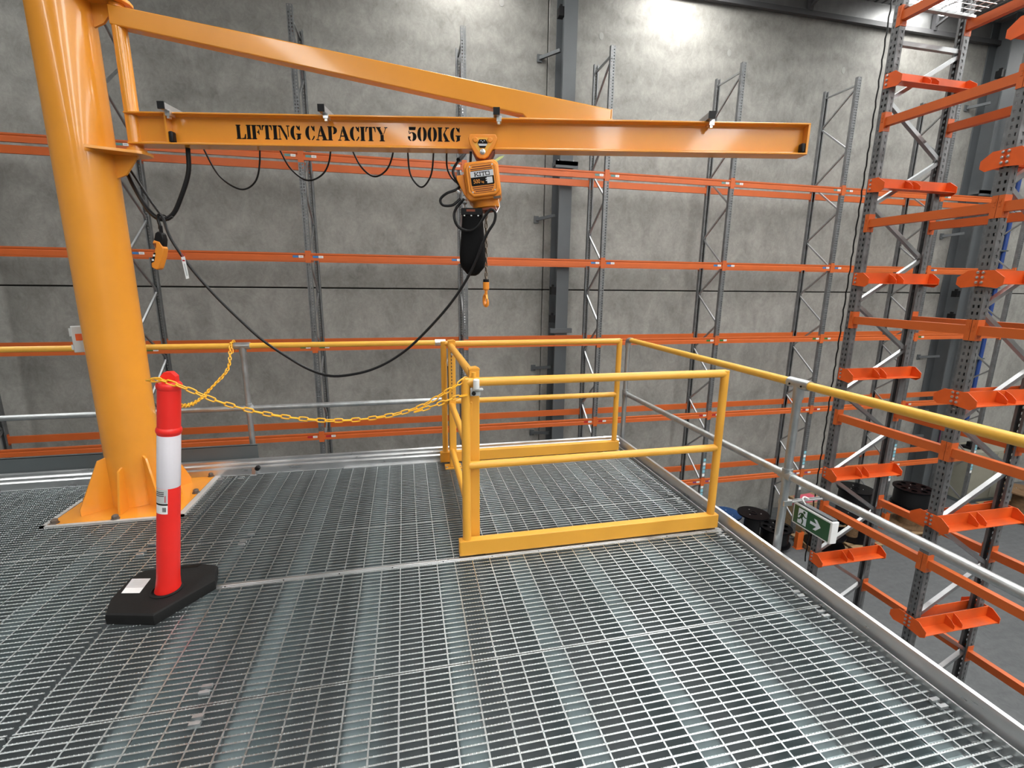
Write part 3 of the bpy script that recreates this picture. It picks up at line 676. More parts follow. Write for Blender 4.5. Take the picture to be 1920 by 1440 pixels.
# chain, hook
lk = []
def link_mesh(lw, ll, r, n=6, k=16):
    pts = []
    for i in range(k):
        a = 2*PI*i/k; c, s_ = math.cos(a), math.sin(a)
        pts.append(((lw/2-r)*c, 0, (lw/2-r)*s_+(ll-lw)/2*(1 if s_ > 1e-6 else -1 if s_ < -1e-6 else 0)))
    return MB().tube(pts, r, n, closed=True)
lmS = link_mesh(.024, .041, .0044).mesh('chain_link', M['steelchain'])
ch = hp('load_chain', MB().tube([(.018, 0, 2.06), (.018, 0, 2.02)], .004, 8), 'steelchain')
z = 2.04; k = 0
while z > 1.575:
    o = link('chain_link', lmS, ch, (.018, -.01, z)); o.rotation_euler = (0, 0, (k % 2)*PI/2+.5); z -= .031; k += 1
z = 2.05; k = 0
while z > 2.0:
    o = link('chain_link', lmS, ch, (-.045, -.01, z)); o.rotation_euler = (0, 0, (k % 2)*PI/2+.5); z -= .031; k += 1
hk = hp('hook_block', MB().lathe([(.018, 1.558), (.021, 1.555), (.021, 1.512), (.015, 1.503), (.001, 1.502)], 18, (.018, -.01, 0)), 'hoist', label='orange hook block')
link('block_collar', MB().lathe([(.019, 1.557), (.020, 1.557), (.020, 1.575), (.012, 1.577)], 18, (.018, -.01, 0)).mesh('block_collar', M['black']), hk)
hook_path = [(0, 1.505), (0, 1.485), (-.006, 1.475), (-.022, 1.46), (-.026, 1.435), (-.018, 1.412), (0, 1.402), (.018, 1.410), (.024, 1.43), (.022, 1.445)]
pts = spline([(.018+.5*x, -.01-.85*x, z) for x, z in hook_path], 5); nr = len(pts)
link('hook', MB().tube(pts, [.010 if i < 8 else .012 if i < nr*.7 else .012*(1.05-(i/nr-.7)*2.2) for i in range(nr)], 12).mesh('hook', M['hoist']), hk)
link('safety_latch', MB().bar((.020, -.006, 1.487), (.026, -.03, 1.446), .012, .004).mesh('safety_latch', M['gate']), hk)
# chain bag
bag = thing('chain_bag', 'black fabric chain bag hanging beneath the orange hoist', 'bag', jt(2.085, 0, 0), PH)
def loop_(z, hw, hd): return [(hw*math.copysign(abs(math.cos(a))**.6, math.cos(a)), hd*math.copysign(abs(math.sin(a))**.6, math.sin(a)), z) for a in [2*PI*j/24 for j in range(24)]]
lv = [loop_(z, hw, hd) for z, hw, hd in ((1.598, .018, .03), (1.61, .04, .05), (1.65, .074, .072), (1.685, .085, .08), (1.74, .084, .08), (1.82, .078, .074), (1.92, .07, .066), (1.985, .065, .06))]
mb = MB(); vs = [v for l_ in lv for v in l_]; fs = [(i*24+j, i*24+(j+1) % 24, (i+1)*24+(j+1) % 24, (i+1)*24+j) for i in range(len(lv)-1) for j in range(24)]
mb.add(vs, fs, True); mb.add(lv[0], [tuple(range(24))]); mb.add(lv[-1], [tuple(range(24))])
part('pouch', mb, 'fabric', bag)
part('stiff_collar', MB().box(-.068, .066, -.064, .064, 1.975, 2.018), 'black', bag, bevel=.004)
part('collar_print', MB().box(-.035, .02, -.0652, -.064, 1.996, 2.009), 'hoist_dark', bag)
for x in (-.048, -.004, .04):
    part('rivet', MB().box(x-.0045, x+.0045, -.067, -.0605, 1.968, 1.975), 'white', bag)
part('hanger', MB().bar((-.05, 0, 2.015), (-.05, 0, 2.075), .02, .006).bar((.05, 0, 2.015), (.03, 0, 2.06), .012, .005), 'steelchain', bag)
# hoist cables
t = thing('hoist_cable', 'short black supply cable curling into the side of the hoist', 'cable', P0, PH)
part('supply_cable', MB().tube(spline([(2.03, .2, 2.42), (2.015, .12, 2.36), (1.985, .02, 2.30), (1.965, -.03, 2.24), (1.985, -.035, 2.185), (2.005, -.03, 2.155), (1.985, -.04, 2.13), (1.925, -.05, 2.105), (1.885, -.05, 2.07), (1.90, -.05, 2.035), (1.96, -.05, 2.035), (2.01, -.04, 2.075)], 8), .0085, 10), 'cable', t)
part('strain_relief', MB().tube([(2.035, .17, 2.41), (1.992, .04, 2.325)], .013, 10), 'black', t)
part('drop_wire', MB().tube([(2.078, -.02, 2.36), (2.072, -.03, 2.235)], .008, 8), 'cable', t)
t = thing('pendant_cable', 'long black control cable sagging from the crane pillar loop up to the hoist', 'cable', P0, PH)
T_ = -.1
pc = [(2.035, 2.075), (1.985, 2.02), (1.975, 1.96), (2.00, 1.90), (2.06, 1.875), (2.12, 1.90), (2.17, 1.965), (2.205, 2.005), (2.235, 1.985), (2.228, 1.93), (2.19, 1.87), (2.155, 1.80), (2.068, 1.603), (1.927, 1.397), (1.711, 1.167), (1.56, 1.05), (1.419, .978), (1.28, .940), (1.131, .928), (.99, .972), (.857, 1.052), (.70, 1.165), (.566, 1.297), (.43, 1.445), (.297, 1.616), (.19, 1.80), (.125, 1.925), (.105, 1.955), (.09, 1.93), (.098, 1.88), (.10, 1.85)]
part('cable', MB().tube(spline([(s, T_ if 1 < i < 26 else (-.04 if i < 2 else -.05), z) for i, (s, z) in enumerate(pc)], 6), .0088, 10), 'cable', t)
part('support_wire', MB().tube([(2.235, -.1, 1.97), (2.245, -.05, 2.01), (2.215, -.03, 2.08)], .0016, 5).tube([(2.235, -.1, 1.97), (2.262, -.06, 2.03), (2.25, -.03, 2.085)], .0016, 5), 'zinc', t)
part('gland_boot', MB().tube([(.10, -.05, 1.885), (.10, -.05, 1.845)], .011, 10), 'black', t)
# pendant
def sl(p): return [(x+(z-1.80)*.15-.006, z) for x, z in p]
t = thing('pendant_control', 'orange pendant controller with black top tied up beside the crane pillar', 'controller', jt(.085, -.06, 0), PH)
part('grip', MB().prism(sl([(-.022, 1.625), (.012, 1.61), (.026, 1.622), (.048, 1.70), (.052, 1.745), (.028, 1.785), (-.012, 1.795), (-.018, 1.775), (-.002, 1.745), (-.008, 1.70), (-.024, 1.65)]), (0, -.024, 0), XA, ZA, (0, .048, 0)), 'hoist', t, bevel=.006)
part('top_boot', MB().prism(sl([(-.012, 1.795), (.048, 1.755), (.050, 1.80), (.04, 1.835), (.012, 1.85), (-.004, 1.838)]), (0, -.022, 0), XA, ZA, (0, .044, 0)), 'black', t, bevel=.006)
part('button_plate', MB().prism(sl([(-.022, 1.655), (-.004, 1.662), (.004, 1.715), (-.008, 1.718)]), (0, -.0255, 0), XA, ZA, (0, .003, 0)), 'ink', t)
for x, z in sl([(-.010, 1.672), (-.004, 1.70)]):
    part('button', MB().box(x-.005, x+.005, -.031, -.0245, z-.006, z+.006), 'white', t)
part('stop_recess', MB().prism(sl([(-.016, 1.775), (.006, 1.745), (.006, 1.775)]), (0, -.0255, 0), XA, ZA, (0, .003, 0)), 'slot', t)
t = thing('cable_tag', 'narrow white paper tag hanging from the sagging black cable', 'tag', jt(.262, -.12, 0), PH)
part('tag', MB().prism([(-.012, 1.69), (.012, 1.695), (.022, 1.56), (.002, 1.555)], (0, 0, 0), XA, ZA, (0, .001, 0)), 'white', t)
part('red_mark', MB().box(-.006, .010, -.0008, 0, 1.665, 1.674), 'redst', t)
part('print_lines', MB().bar((.004, -.0006, 1.65), (.012, -.0006, 1.575), .001, .008, (1, 0, .1)), 'grey', t)
part('string', MB().tube(spline([(0, 0, 1.69), (-.012, .01, 1.712), (.01, .015, 1.71), (.0, 0, 1.69)], 5), .0015, 5), 'redst', t)
# isolator box behind the pillar
t = thing('isolator_box', 'light grey electrical box with an orange sticker on the left of the pillar', 'box', (-2.15, 3.74, 1.085), math.radians(30))
part('case', MB().box(-.03, .075, -.03, .03, -.02, .155), 'grey', t, bevel=.005)
part('sticker', MB().box(-.012, .028, -.0312, -.03, .06, .105), 'orange2', t)
part('hinge_lugs', MB().box(-.04, -.03, -.02, .02, .09, .14).box(-.04, -.03, -.02, .02, .0, .03), 'grey', t)

# ================================================================== BOLLARD + CHAIN
bx, by = -1.16, 2.41
t = thing('bollard', 'red plastic bollard with white reflective band in a black rubber base', 'bollard', (bx, by, 0))
dx = .155/1.0   # it leans a little
tilt = Matrix.Rotation(math.radians(7.2), 4, 'Y') @ Matrix.Identity(4)
def bpart(name, mb, m, label=None):
    o = part(name, mb, m, t, None, None, label); o.matrix_local = Matrix.Translation((-.04, 0, .0)) @ tilt; return o
bpart('tube', MB().lathe([(.057, .035), (.057, .05), (.0525, .075), (.0505, .10), (.0490, .12), (.0465, .853), (.0465, .858), (.0505, .863), (.0525, .873), (.0505, .884), (.0465, .890), (.0462, 1.068), (.0500, 1.074), (.0520, 1.084), (.0515, 1.093), (.046, 1.102), (.040, 1.106), (.001, 1.107)], 36), 'red')
bpart('reflective_band', MB().lathe([(.0472, .598), (.0478, .60), (.0472, .852), (.0465, .854)], 36), 'sleeve')
bpart('chain_eye', MB().prism([(-.028, 1.094), (-.03, 1.127), (-.016, 1.148), (.012, 1.152), (.032, 1.134), (.036, 1.094), (.016, 1.094), (.012, 1.114), (-.002, 1.120), (-.014, 1.110), (-.016, 1.094)], (0, -.018, 0), XA, ZA, (0, .036, 0)), 'red')
o = bpart('barcode_label', MB().add([(-.0485*math.sin(math.radians(a)), -.0485*math.cos(math.radians(a)), z) for z in (.473, .598) for a in (-18, -4, 10, 24, 38, 52)][:12], [(i, i+1, 7+i, 6+i) for i in range(5)]), 'white')
def ring_patch(a0, a1, z0, z1, r=.0490, n=6):
    aa = [a0+(a1-a0)*i/n for i in range(n+1)]
    return MB().add([(-r*math.sin(math.radians(a)), -r*math.cos(math.radians(a)), z) for z in (z0, z1) for a in aa], [(i, i+1, n+2+i, n+1+i) for i in range(n)])
def lpart(name, mb, m):
    e = link(name, mb.mesh(name, M[m]), o); return e
lpart('label_picture', ring_patch(-16, 52, .525, .596), 'grey')
lpart('label_stripe', ring_patch(-18, 52, .517, .525), 'ink')
for k in range(7): lpart('barcode_bar', ring_patch(-10+2.6*k, -8.7+2.6*k+(.6 if k % 3 == 0 else 0), .484, .507, .0492, 2), 'ink')
for z in (.580, .571, .562): lpart('label_text', ring_patch(0, 50, z, z+.004, .0492), 'ink')
lpart('label_icon', ring_patch(-8, -4, .532, .566, .0492, 2), 'redst')
BC = Vector((-1.245, 2.455, 0))
# base: outline read on the floor, world coordinates
base = [(-1.385, 2.258), (-1.17, 2.207), (-.998, 2.44), (-1.035, 2.582), (-1.126, 2.62), (-1.39, 2.607), (-1.425, 2.55), (-1.425, 2.375)]
pb = [(x-bx, y-by) for x, y in base]; cxm = sum(p[0] for p in pb)/8; cym = sum(p[1] for p in pb)/8
mb = MB(); lay = []
for sc, z in ((1.01, 0.), (1.015, .036), (1., .047), (.96, .052)):
    lay.append([(cxm+(x-cxm)*sc, cym+(y-cym)*sc, z) for x, y in pb])
n = 8; vs = [v for l_ in lay for v in l_]
mb.add(vs, [tuple(reversed(range(n))), tuple(range(3*n, 4*n))]+[(i*n+j, i*n+(j+1) % n, (i+1)*n+(j+1) % n, (i+1)*n+j) for i in range(3) for j in range(n)])
part('rubber_base', mb, 'rubber', t)
part('base_socket', MB().lathe([(.068, .045), (.070, .056), (.060, .060), (.058, .05)], 30, (-.036, -.012, 0)), 'rubber', t)
part('carry_slot', MB().prism([(-1.205-bx, 2.583-by), (-1.126-bx, 2.581-by), (-1.118-bx, 2.604-by), (-1.205-bx, 2.608-by)], (0, 0, .0525), XA, YA, (0, 0, .001)), 'ink', t)
o = part('base_sticker', MB().prism([(-1.397-bx, 2.412-by), (-1.312-bx, 2.396-by), (-1.318-bx, 2.515-by), (-1.408-bx, 2.531-by)], (0, 0, .0525), XA, YA, (0, 0, .001)), 'white', t)
link('sticker_print', MB().prism([(-1.401-bx, 2.455-by), (-1.314-bx, 2.439-by), (-1.318-bx, 2.512-by), (-1.407-bx, 2.528-by)], (0, 0, .0536), XA, YA, (0, 0, .0004)).mesh('sticker_print', M['silver']), o)
for k in range(4): link('sticker_text', MB().prism([(-1.39-bx, 2.472-by+.012*k), (-1.335-bx, 2.462-by+.012*k), (-1.335-bx, 2.466-by+.012*k), (-1.39-bx, 2.476-by+.012*k)], (0, 0, .0541), XA, YA, (0, 0, .0003)).mesh('sticker_text', M['grey']), o)

def catenary(a, b, sag, n=60):
    a, b = Vector(a), Vector(b)
    return [a.lerp(b, i/n)-ZA*(sag*4*(i/n)*(1-i/n)) for i in range(n+1)]
lmP = link_mesh(.026, .052, .0038, 6, 14).mesh('chain_link', M['chain'])
pch = thing('plastic_chain', 'yellow plastic barrier chain slung from the rail over the bollard to the gate', 'chain', (0, 0, 0))
def lay_chain(path, pitch=.0415):
    acc = 0.; k = 0; nxt = 0.
    for i in range(len(path)-1):
        a, b = path[i], path[i+1]; L_ = (b-a).length
        while nxt <= acc+L_:
            p = a.lerp(b, (nxt-acc)/max(L_, 1e-9)); tg = (b-a).normalized()
            sd = tg.cross(ZA)
            if sd.length < .05: sd = XA.copy()
            sd.normalize(); up = sd.cross(tg)
            ang = (PI/2 if k % 2 else 0.)+random.uniform(-.3, .3)
            x_ = sd*math.cos(ang)+up*math.sin(ang); y_ = tg.cross(x_)*-1
            m_ = Matrix((x_, x_.cross(tg)*-1, tg)).transposed().to_4x4(); m_.translation = p
            o = link('chain_link', lmP, pch); o.matrix_local = m_
            nxt += pitch; k += 1
        acc += L_
top = Vector((bx+.10, by, 1.10))
lay_chain(spline([(-1.36, 4.155, 1.0), (-1.37, 4.19, 1.055), (-1.365, 4.245, 1.055), (-1.36, 4.25, 1.0)], 4))
lay_chain(spline([(-1.365, 4.15, 1.03), (-1.305, 3.87, .905), (-1.29, 3.5, .843), (-1.235, 3.1, .838), (-1.17, 2.75, .90), (-1.12, 2.53, 1.0), (-1.08, 2.44, 1.105)], 8))
lay_chain(spline([(-1.125, 2.385, 1.108), (-1.10, 2.365, 1.113), (-1.06, 2.365, 1.115)], 5))
lay_chain(spline([(-1.075, 2.37, 1.112), (-1.0, 2.375, 1.078), (-.85, 2.41, .985), (-.65, 2.45, .905), (-.39, 2.45, .863), (-.15, 2.45, .868), (.05, 2.45, .91), (.20, 2.455, .99), (.27, 2.47, 1.03), (.325, 2.535, 1.055)], 8))
lay_chain(spline([(.05, 2.44, .895), (.15, 2.44, .925), (.24, 2.45, .955), (.30, 2.455, .965)], 6))

# ================================================================== EXIT SIGN
t = thing('exit_sign', 'green running man exit sign box hanging outside the right rail', 'sign', (2.2, 1.90, .185))
part('case', MB().box(0, .045, 0, .262, 0, .128), 'white', t, bevel=.004)
part('face', MB().box(-.002, .0, .012, .252, .010, .118), 'sign_green', t)
FX = -.0032
def sg(name, polys, m, x=FX):
    mm = MB()
    for p in polys: mm.prism([(-(a), b) for a, b in p], (x, .252, .010), YA, ZA, (.001, 0, 0))
    return part(name, mm, m, t)
def cap(x0, y0, x1, y1, w_):
    d = Vector((x1-x0, y1-y0)); d.normalize(); q = Vector((-d.y, d.x))*w_/2
    return [(x0+q.x, y0+q.y), (x0-q.x, y0-q.y), (x1-q.x, y1-q.y), (x1+q.x, y1+q.y)]
sg('door_mark', [R(.032, .010, .092, .100)], 'sign_white')
sg('running_man', [ell(.072, .088, .008, .008, 0, 360, 12)[:-1], cap(.064, .078, .056, .050, .017), cap(.064, .076, .044, .070, .007), cap(.044, .070, .038, .056, .006), cap(.064, .074, .080, .060, .007), cap(.080, .060, .092, .062, .006), cap(.055, .052, .040, .036, .010), cap(.040, .036, .022, .040, .008), cap(.058, .052, .070, .034, .010), cap(.070, .034, .064, .012, .008)], 'sign_green', FX-.001)
sg('arrow_mark', [[(.118, .062), (.160, .062), (.140, .086), (.158, .086), (.188, .054), (.158, .022), (.140, .022), (.160, .046), (.118, .046)]], 'sign_white')
part('top_tray', MB().box(.008, .04, .01, .255, .128, .137), 'column', t)
part('bracket_strut', MB().box(-.115, .16, .222, .234, .143, .150).box(-.115, .16, .246, .252, .143, .150).box(-.115, -.06, .215, .26, .13, .16), 'alu', t)
part('hanger', MB().box(.01, .03, .225, .245, .13, .145), 'zinc', t)
part('flex_cable', MB().tube(spline([(.07, .235, .152), (.035, .232, .168), (.018, .225, .158), (.018, .20, .137)], 6), .004, 8), 'white', t)

# ================================================================== RACKS
def upright_mesh(h, w=.045, d=.07, m='perf'):
    c = [(-w, 0), (w, 0), (w, d), (w-.02, d), (w-.02, d-.004), (w-.004, d-.004), (w-.004, .004), (.006, .004), (.003, .009), (-.003, .009), (-.006, .004), (-w+.004, .004), (-w+.004, d-.004), (-w+.02, d-.004), (-w+.02, d), (-w, d)]
    return MB().prism(c, (0, 0, 0), XA, YA, (0, 0, h)).mesh('upright', M[m])
def frame(name, label, loc, rotz, h, depth, nodes0, pitch, group, up_me, flip=False):
    """local y runs from the front upright (0) to the rear one (depth)"""
    t = thing(name, label, 'rack frame', loc, rotz, group)
    link('upright', up_me, t, (0, -.035, 0)); o = link('upright', up_me, t, (0, depth+.035, 0)); o.rotation_euler = (0, 0, PI)
    for y in (0, depth):
        part('foot_plate', MB().box(-.07, .07, y-.06, y+.06, 0, .008), 'brace', t)
    y0, y1 = .02, depth-.02
    if nodes0 is None: return t
    z, side = nodes0, 1
    part('horizontal_brace', MB().bar((0, y0, z+.03), (0, y1, z+.03), .03, .03), 'brace', t)
    while z-pitch > .1:
        a, b = (y0, y1) if side > 0 else (y1, y0)
        part('diagonal_brace', MB().bar((0, a, z-.01), (0, b, z-pitch+.02), .03, .03), 'brace', t)
        z -= pitch; side = -side
    return t
HB = 10.292
upB = upright_mesh(HB)
FX_ = [-1.585+2.7*k for k in range(-2, 8)]
f0 = frame('rack_stand', '', (FX_[0], 8.99, FZ), 0, HB, .78, HB-.17, .605, 'wall rack frames', upB)
where = ['at the far left edge of the picture', 'behind the crane pillar', 'behind the middle of the lettering on the jib', 'behind the hoist and its chain bag',
         'right of the dark column, behind the back gate corner', 'behind the right end of the jib beam', 'right of the jib tip, left of the drum rack',
         'seen through the first drum rack frame', 'at the right, seen between the drum rack frames', 'outside at the far right']
for k, x in enumerate(FX_[:9]):
    if k == 0: f0['label'] = 'galvanised wall rack frame '+where[0]
    else: dup(f0, (x, 8.99, FZ), 0, 'galvanised wall rack frame '+where[k])
# upright guide stickers low on the front uprights
for k, x in enumerate(FX_[4:9]):
    tt = thing('level_sticker', 'white and cyan level stickers on the %s wall rack upright from the left' % ORD[k+4], 'sticker', (x+.0, 8.953, 0))
    for zz in (-2.72, -3.28):
        for q in range(5):
            part('sticker_square', MB().box(-.03, .03, -.002, .001, zz+.09*q, zz+.09*q+.07), ('white', 'cyan', 'cyan', 'white', 'cyan')[q] if q else 'white', tt)
LV = [3.56, 1.955, .395, -1.27, -2.85]
def beam_mesh(L_, h=.125, d=.045):
    pr = [(0, 0), (d, 0), (d, h), (0, h), (0, h*.80), (.008, h*.74), (.008, h*.62), (0, h*.56)]
    return MB().prism(pr, (0, 0, -h/2), YA, ZA, (L_, 0, 0)).mesh('beam_box', M['orange'])
def beam_thing(label, loc, rotz, L_, bme, cme_, group, off=0.):
    t = thing('rack_beam', label, 'rack beam', loc, rotz, group)
    link('beam_box', bme, t); link('end_connector', cme_, t, (0, 0, 0)); link('end_connector', cme_, t, (L_, 0, 0)).scale = (-1, 1, 1)
    return t
LB = 2.61
bmB = beam_mesh(LB)
conB = MB().box(-.004, 0, -.004, .05, -.1, .1).box(-.048, -.0, -.012, -.004, -.1, .1).box(-.03, -.022, -.014, -.012, .06, .075).box(-.03, -.022, -.014, -.012, -.075, -.06).mesh('end_connector', M['orange'])
stm = {}
def sticker(t, x, code, flip):
    key = (code, flip)
    if key not in stm:
        mm = MB().box(0, .09, -.0015, .001, -.018, .018); stm[key] = (mm.mesh('code_sticker', M[code]), MB().box(0, .075, -.0016, .001, -.019, .019).mesh('barcode_sticker', M['white']),
            MB().box(.012, .062, -.0022, -.0016, -.008, .008).mesh('barcode_print', M['grey']))
    a, b, c = stm[key]
    link('code_sticker', a, t, (x, 0, 0)); o = link('barcode_sticker', b, t, (x+.095, 0, 0)); link('barcode_print', c, o)
bays = ['first bay, left of the crane pillar', 'second bay, just right of the crane pillar', 'third bay, under the jib lettering', 'fourth bay, right of the hoist',
        'fifth bay, behind the right half of gate', 'sixth bay, below the jib tip', 'seventh bay, behind the first drum rack frame', 'eighth bay, behind the drum rack beams']
codes = ['teal', 'blue', 'green', 'redst', 'purple']
lvn = ['top', 'second', 'third', 'fourth', 'lowest']
for k in range(8):
    for j, z in enumerate(LV):
        x = FX_[k]+.045
        t = beam_thing('%s level front beam of the wall rack, %s' % (lvn[j], bays[k]), (x, 8.962, z), 0, LB, bmB, conB, 'front beams of the wall rack')
        sticker(t, .03, codes[j], 0); sticker(t, LB-.20, codes[j], 0)
        t = beam_thing('%s level rear beam of the wall rack, %s' % (lvn[j], bays[k]), (x+LB, 9.798, z), PI, LB, bmB, conB, 'rear beams of the wall rack')
# ---- drum rack at the right
XA_, YAf, BP, HD = 4.1, 3.68, 1.0, 9.3
upD = upright_mesh(HD, .036, .06, 'perf2')
dn = ['drum rack frame at the far end, first beyond the platform', 'drum rack frame nearer the camera at the right edge', 'drum rack frame outside the picture at right']
nd0 = 3.555-FZ
def drum_frame(label, y):
    t = thing('rack_stand', label, 'rack frame', (XA_, y, FZ), -PI/2, 'drum rack frames')
    link('upright', upD, t, (0, -.035, 0)); o = link('upright', upD, t, (0, .715, 0)); o.rotation_euler = (0, 0, PI)
    for yy in (0, .68): part('foot_plate', MB().box(-.07, .07, yy-.06, yy+.06, 0, .008), 'brace', t)
    z, side = nd0, 1
    part('horizontal_brace', MB().bar((0, .03, z+.0), (0, .65, z+.0), .035, .035), 'brace', t)
    z -= .03
    while z > .3:
        a, b = (.66, .02) if side > 0 else (.02, .66)
        dz = .41 if side > 0 else .445
        part('diagonal_brace', MB().bar((0, a, z-.012), (0, b, z-dz+.012), .035, .032), 'brace', t)
        z -= dz; side = -side
    for yy, zz in ((-.037, 2.3), (-.037, 5.2)):
        part('brace_bolt', MB().lathe([(.009, 0), (.009, .006), (.001, .007)], 6, (0, yy, zz)), 'zinc', t)
    return t
FY = [YAf, YAf-BP, YAf-2*BP]
for i in range(3): drum_frame('perforated '+dn[i], FY[i])
LD = BP-.076
pr = [(0, 0), (.05, 0), (.05, .068), (0, .068)]
bmD = MB().prism(pr, (0, 0, -.034), YA, ZA, (LD, 0, 0)).mesh('beam_box', M['orange'])
conD = MB().box(-.005, 0, -.006, .056, -.075, .078).box(-.036, 0, -.012, -.006, -.075, .078).box(-.028, -.016, -.015, -.012, .03, .055).box(-.028, -.016, -.015, -.012, .0, .022).mesh('end_connector', M['orange'])
DL = [3.83, 2.94, 2.11, 1.25, .31, -.645, -1.62]
ln = ['topmost deck', 'second', 'third', 'fourth', 'fifth', 'sixth', 'lowest']
for b in range(2):
    for j, z in enumerate(DL):
        nm = 'between the two drum rack frames' if b == 0 else 'running right from the nearer frame'
        zz = z-.09 if j == 0 else z
        # front (local x runs towards the camera)
        beam_thing('orange %s level beam on the platform side, %s' % (ln[j], nm), (XA_-.028, FY[b]-.038, zz), -PI/2, LD, bmD, conD, 'drum rack beams')
        beam_thing('orange %s level beam on the far side, %s' % (ln[j], nm), (XA_+.708, FY[b+1]+.038, zz), PI/2, LD, bmD, conD, 'drum rack beams')
# drum support cradles
def cradle_meshes():
    hexp_ = [(-.06, .05), (.03, .05), (.095, .0), (.095, -.05), (.06, -.075), (-.06, -.06)]
    ep = MB().prism(hexp_, (0, 0, 0), YA, ZA, (.006, 0, 0))
    tray = MB().box(0, .80, -.006, .0, -.042, .05).box(0, .80, .0, .088, -.047, -.042)
    fin = MB().prism([(0, -.042), (.075, -.042), (.075, -.01), (.045, .02), (0, .045)], (0, 0, 0), YA, ZA, (.005, 0, 0))
    blt = MB().lathe([(.010, 0), (.010, .006), (.001, .008)], 6)
    return [m_.mesh(nm, M[mt]) for m_, nm, mt in ((ep, 'end_plate', 'orange2'), (tray, 'tray', 'orange2'), (fin, 'divider_fin', 'orange2'), (blt, 'bolt', 'zinc'))]
epm, trm, fnm, blm = cradle_meshes()
def cradle(label, y, z, sgn):
    t = thing('drum_cradle', label, 'cradle', (XA_, y, z), 0, 'drum cradles on the rack')
    t.scale = (1, -1, 1) if sgn < 0 else (1, 1, 1)
    yo = .052
    a = link('end_plate', epm, t, (-.056, yo, 0)); link('end_plate', epm, t, (.745, yo, 0))
    link('tray', trm, t, (-.045, yo, 0)); link('divider_fin', fnm, t, (.275, yo, 0)); link('divider_fin', fnm, t, (.36, yo, 0))
    for bz in (-.035, .0, .035):
        o = link('bolt', blm, t, (-.056, yo-.035, bz)); o.rotation_euler = (0, -PI/2, 0)
    return t
AZ = [3.265, 2.435, 1.63, .745, -.26, -1.19]
an = ['topmost', 'second', 'third', 'fourth', 'fifth', 'lowest']
for j, z in enumerate(AZ):
    cradle('red orange drum cradle on the far drum rack frame, %s from the top' % an[j], FY[0], z, -1)
    cradle('red orange drum cradle on the near side of the nearer frame, %s from the top' % an[j], FY[1], z, -1)
    cradle('red orange drum cradle on the far side of the nearer frame, %s from the top' % an[j], FY[1], z, 1)
# wire mesh deck across the top
t = thing('wire_deck', 'galvanised wire mesh deck lying on the topmost drum rack beams', 'deck', (XA_, FY[1], DL[0]-.09+.055))
for i in range(17):
    part('deck_wire', MB().bar((.0, .06+i*.055, .02), (.68, .06+i*.055, .02), .005, .005), 'zinc', t)
for i in range(9):
    part('deck_wire', MB().bar((.03+i*.078, .05, .026), (.03+i*.078, .96, .026), .005, .005), 'zinc', t)
for yy in (.055, .5, .95):
    part('support_channel', MB().box(-.02, .70, yy-.02, yy+.02, -.005, .016), 'galv', t)
o = part('hanging_cord', MB().tube([(4.222+.004*math.sin(i*2.2), 3.9+.004*math.cos(i*2.2), 5.4-i*.055) for i in range(125)], .0065, 6), 'cable', None)
tag(o, 'thin twisted black cord hanging down beside the far drum rack frame', 'cord')

# ================================================================== FLOOR STOCK
def pallet(label, x, y, rot, z=FZ, sz=.58):
    t = thing('pallet', label, 'pallet', (x, y, z), rot, 'wooden pallets on the floor')
    for k in range(6): part('deck_board', MB().box(-sz, sz, -sz+.235*k*sz/.58*.98, -sz+.235*k*sz/.58*.98+.13, .115, .137), 'wood_light', t)
    for yy in (-sz+.05, 0, sz-.05): part('bearer', MB().box(yy-.04, yy+.04, -sz, sz, .022, .115), 'wood', t)
    for yy in (-sz, -.06, sz-.12): part('bottom_board', MB().box(-sz, sz, yy, yy+.12, 0, .022), 'wood', t)
    return t
def disc_holes(r, z, th, nh, rh, rc):
    m_ = MB().lathe([(.001, z), (r, z), (r, z+th), (.001, z+th)], 40); return m_
def drum(label, x, y, z, r, rc, h, mf, mc, coil=None, cat='cable drum', holes=0, group=None):
    t = thing('cable_drum', label, cat, (x, y, z), random.uniform(0, 3), group)
    part('flange', MB().lathe([(.04, 0), (r, 0), (r, .035), (.04, .035)], 40), mf, t)
    part('flange', MB().lathe([(.04, h-.035), (r, h-.035), (r, h), (.04, h)], 40), mf, t)
    part('core', MB().lathe([(rc, .035), (rc, h-.035)], 28), mc, t)
    if coil: part('cable_coil', MB().lathe([(coil, .04), (coil*1.02, h*.3), (coil*1.02, h*.7), (coil, h-.04)], 32), 'cable', t)
    part('hub', MB().lathe([(.09, h), (.09, h+.01), (.05, h+.012), (.05, h+.002)], 20), mf, t)
    for k in range(holes):
        a = 2*PI*k/holes; part('hole_rim', MB().lathe([(.07, h), (.07, h+.006), (.055, h+.006), (.055, h)], 16, (r*.66*math.cos(a), r*.66*math.sin(a), 0)), mf, t)
    for k in range(3):
        a = k*2.1+.4; part('tie_bolt', MB().lathe([(.014, h), (.014, h+.012), (.001, h+.014)], 6, (.16*math.cos(a), .16*math.sin(a), 0)), 'zinc', t)
    return t
PZ = FZ+.137
drum('black cable drum with a wide round flange, nearest the gate corner', 7.72, 8.66, PZ+.02, .34, .15, .80, 'drum', 'drum', .17)
pallet('wooden pallet under the black drum nearest the gate corner', 7.72, 8.66, .1, FZ, .4)
drum('blue lidded drum lying low behind the right kerb', 7.55, 9.35, FZ, .36, .3, .62, 'tarp', 'tarp')
drum('low black cable drum just left of the rail post', 8.42, 8.7, FZ+.1, .36, .17, .42, 'drum', 'drum', .3, holes=6)
drum('wooden cored drum with dark flanges behind the exit sign', 10.45, 8.5, PZ, .40, .13, .62, 'drum', 'wood', None)
pallet('pale pallet under the wooden cored drum behind the exit sign', 10.45, 8.45, 0, FZ, .42)
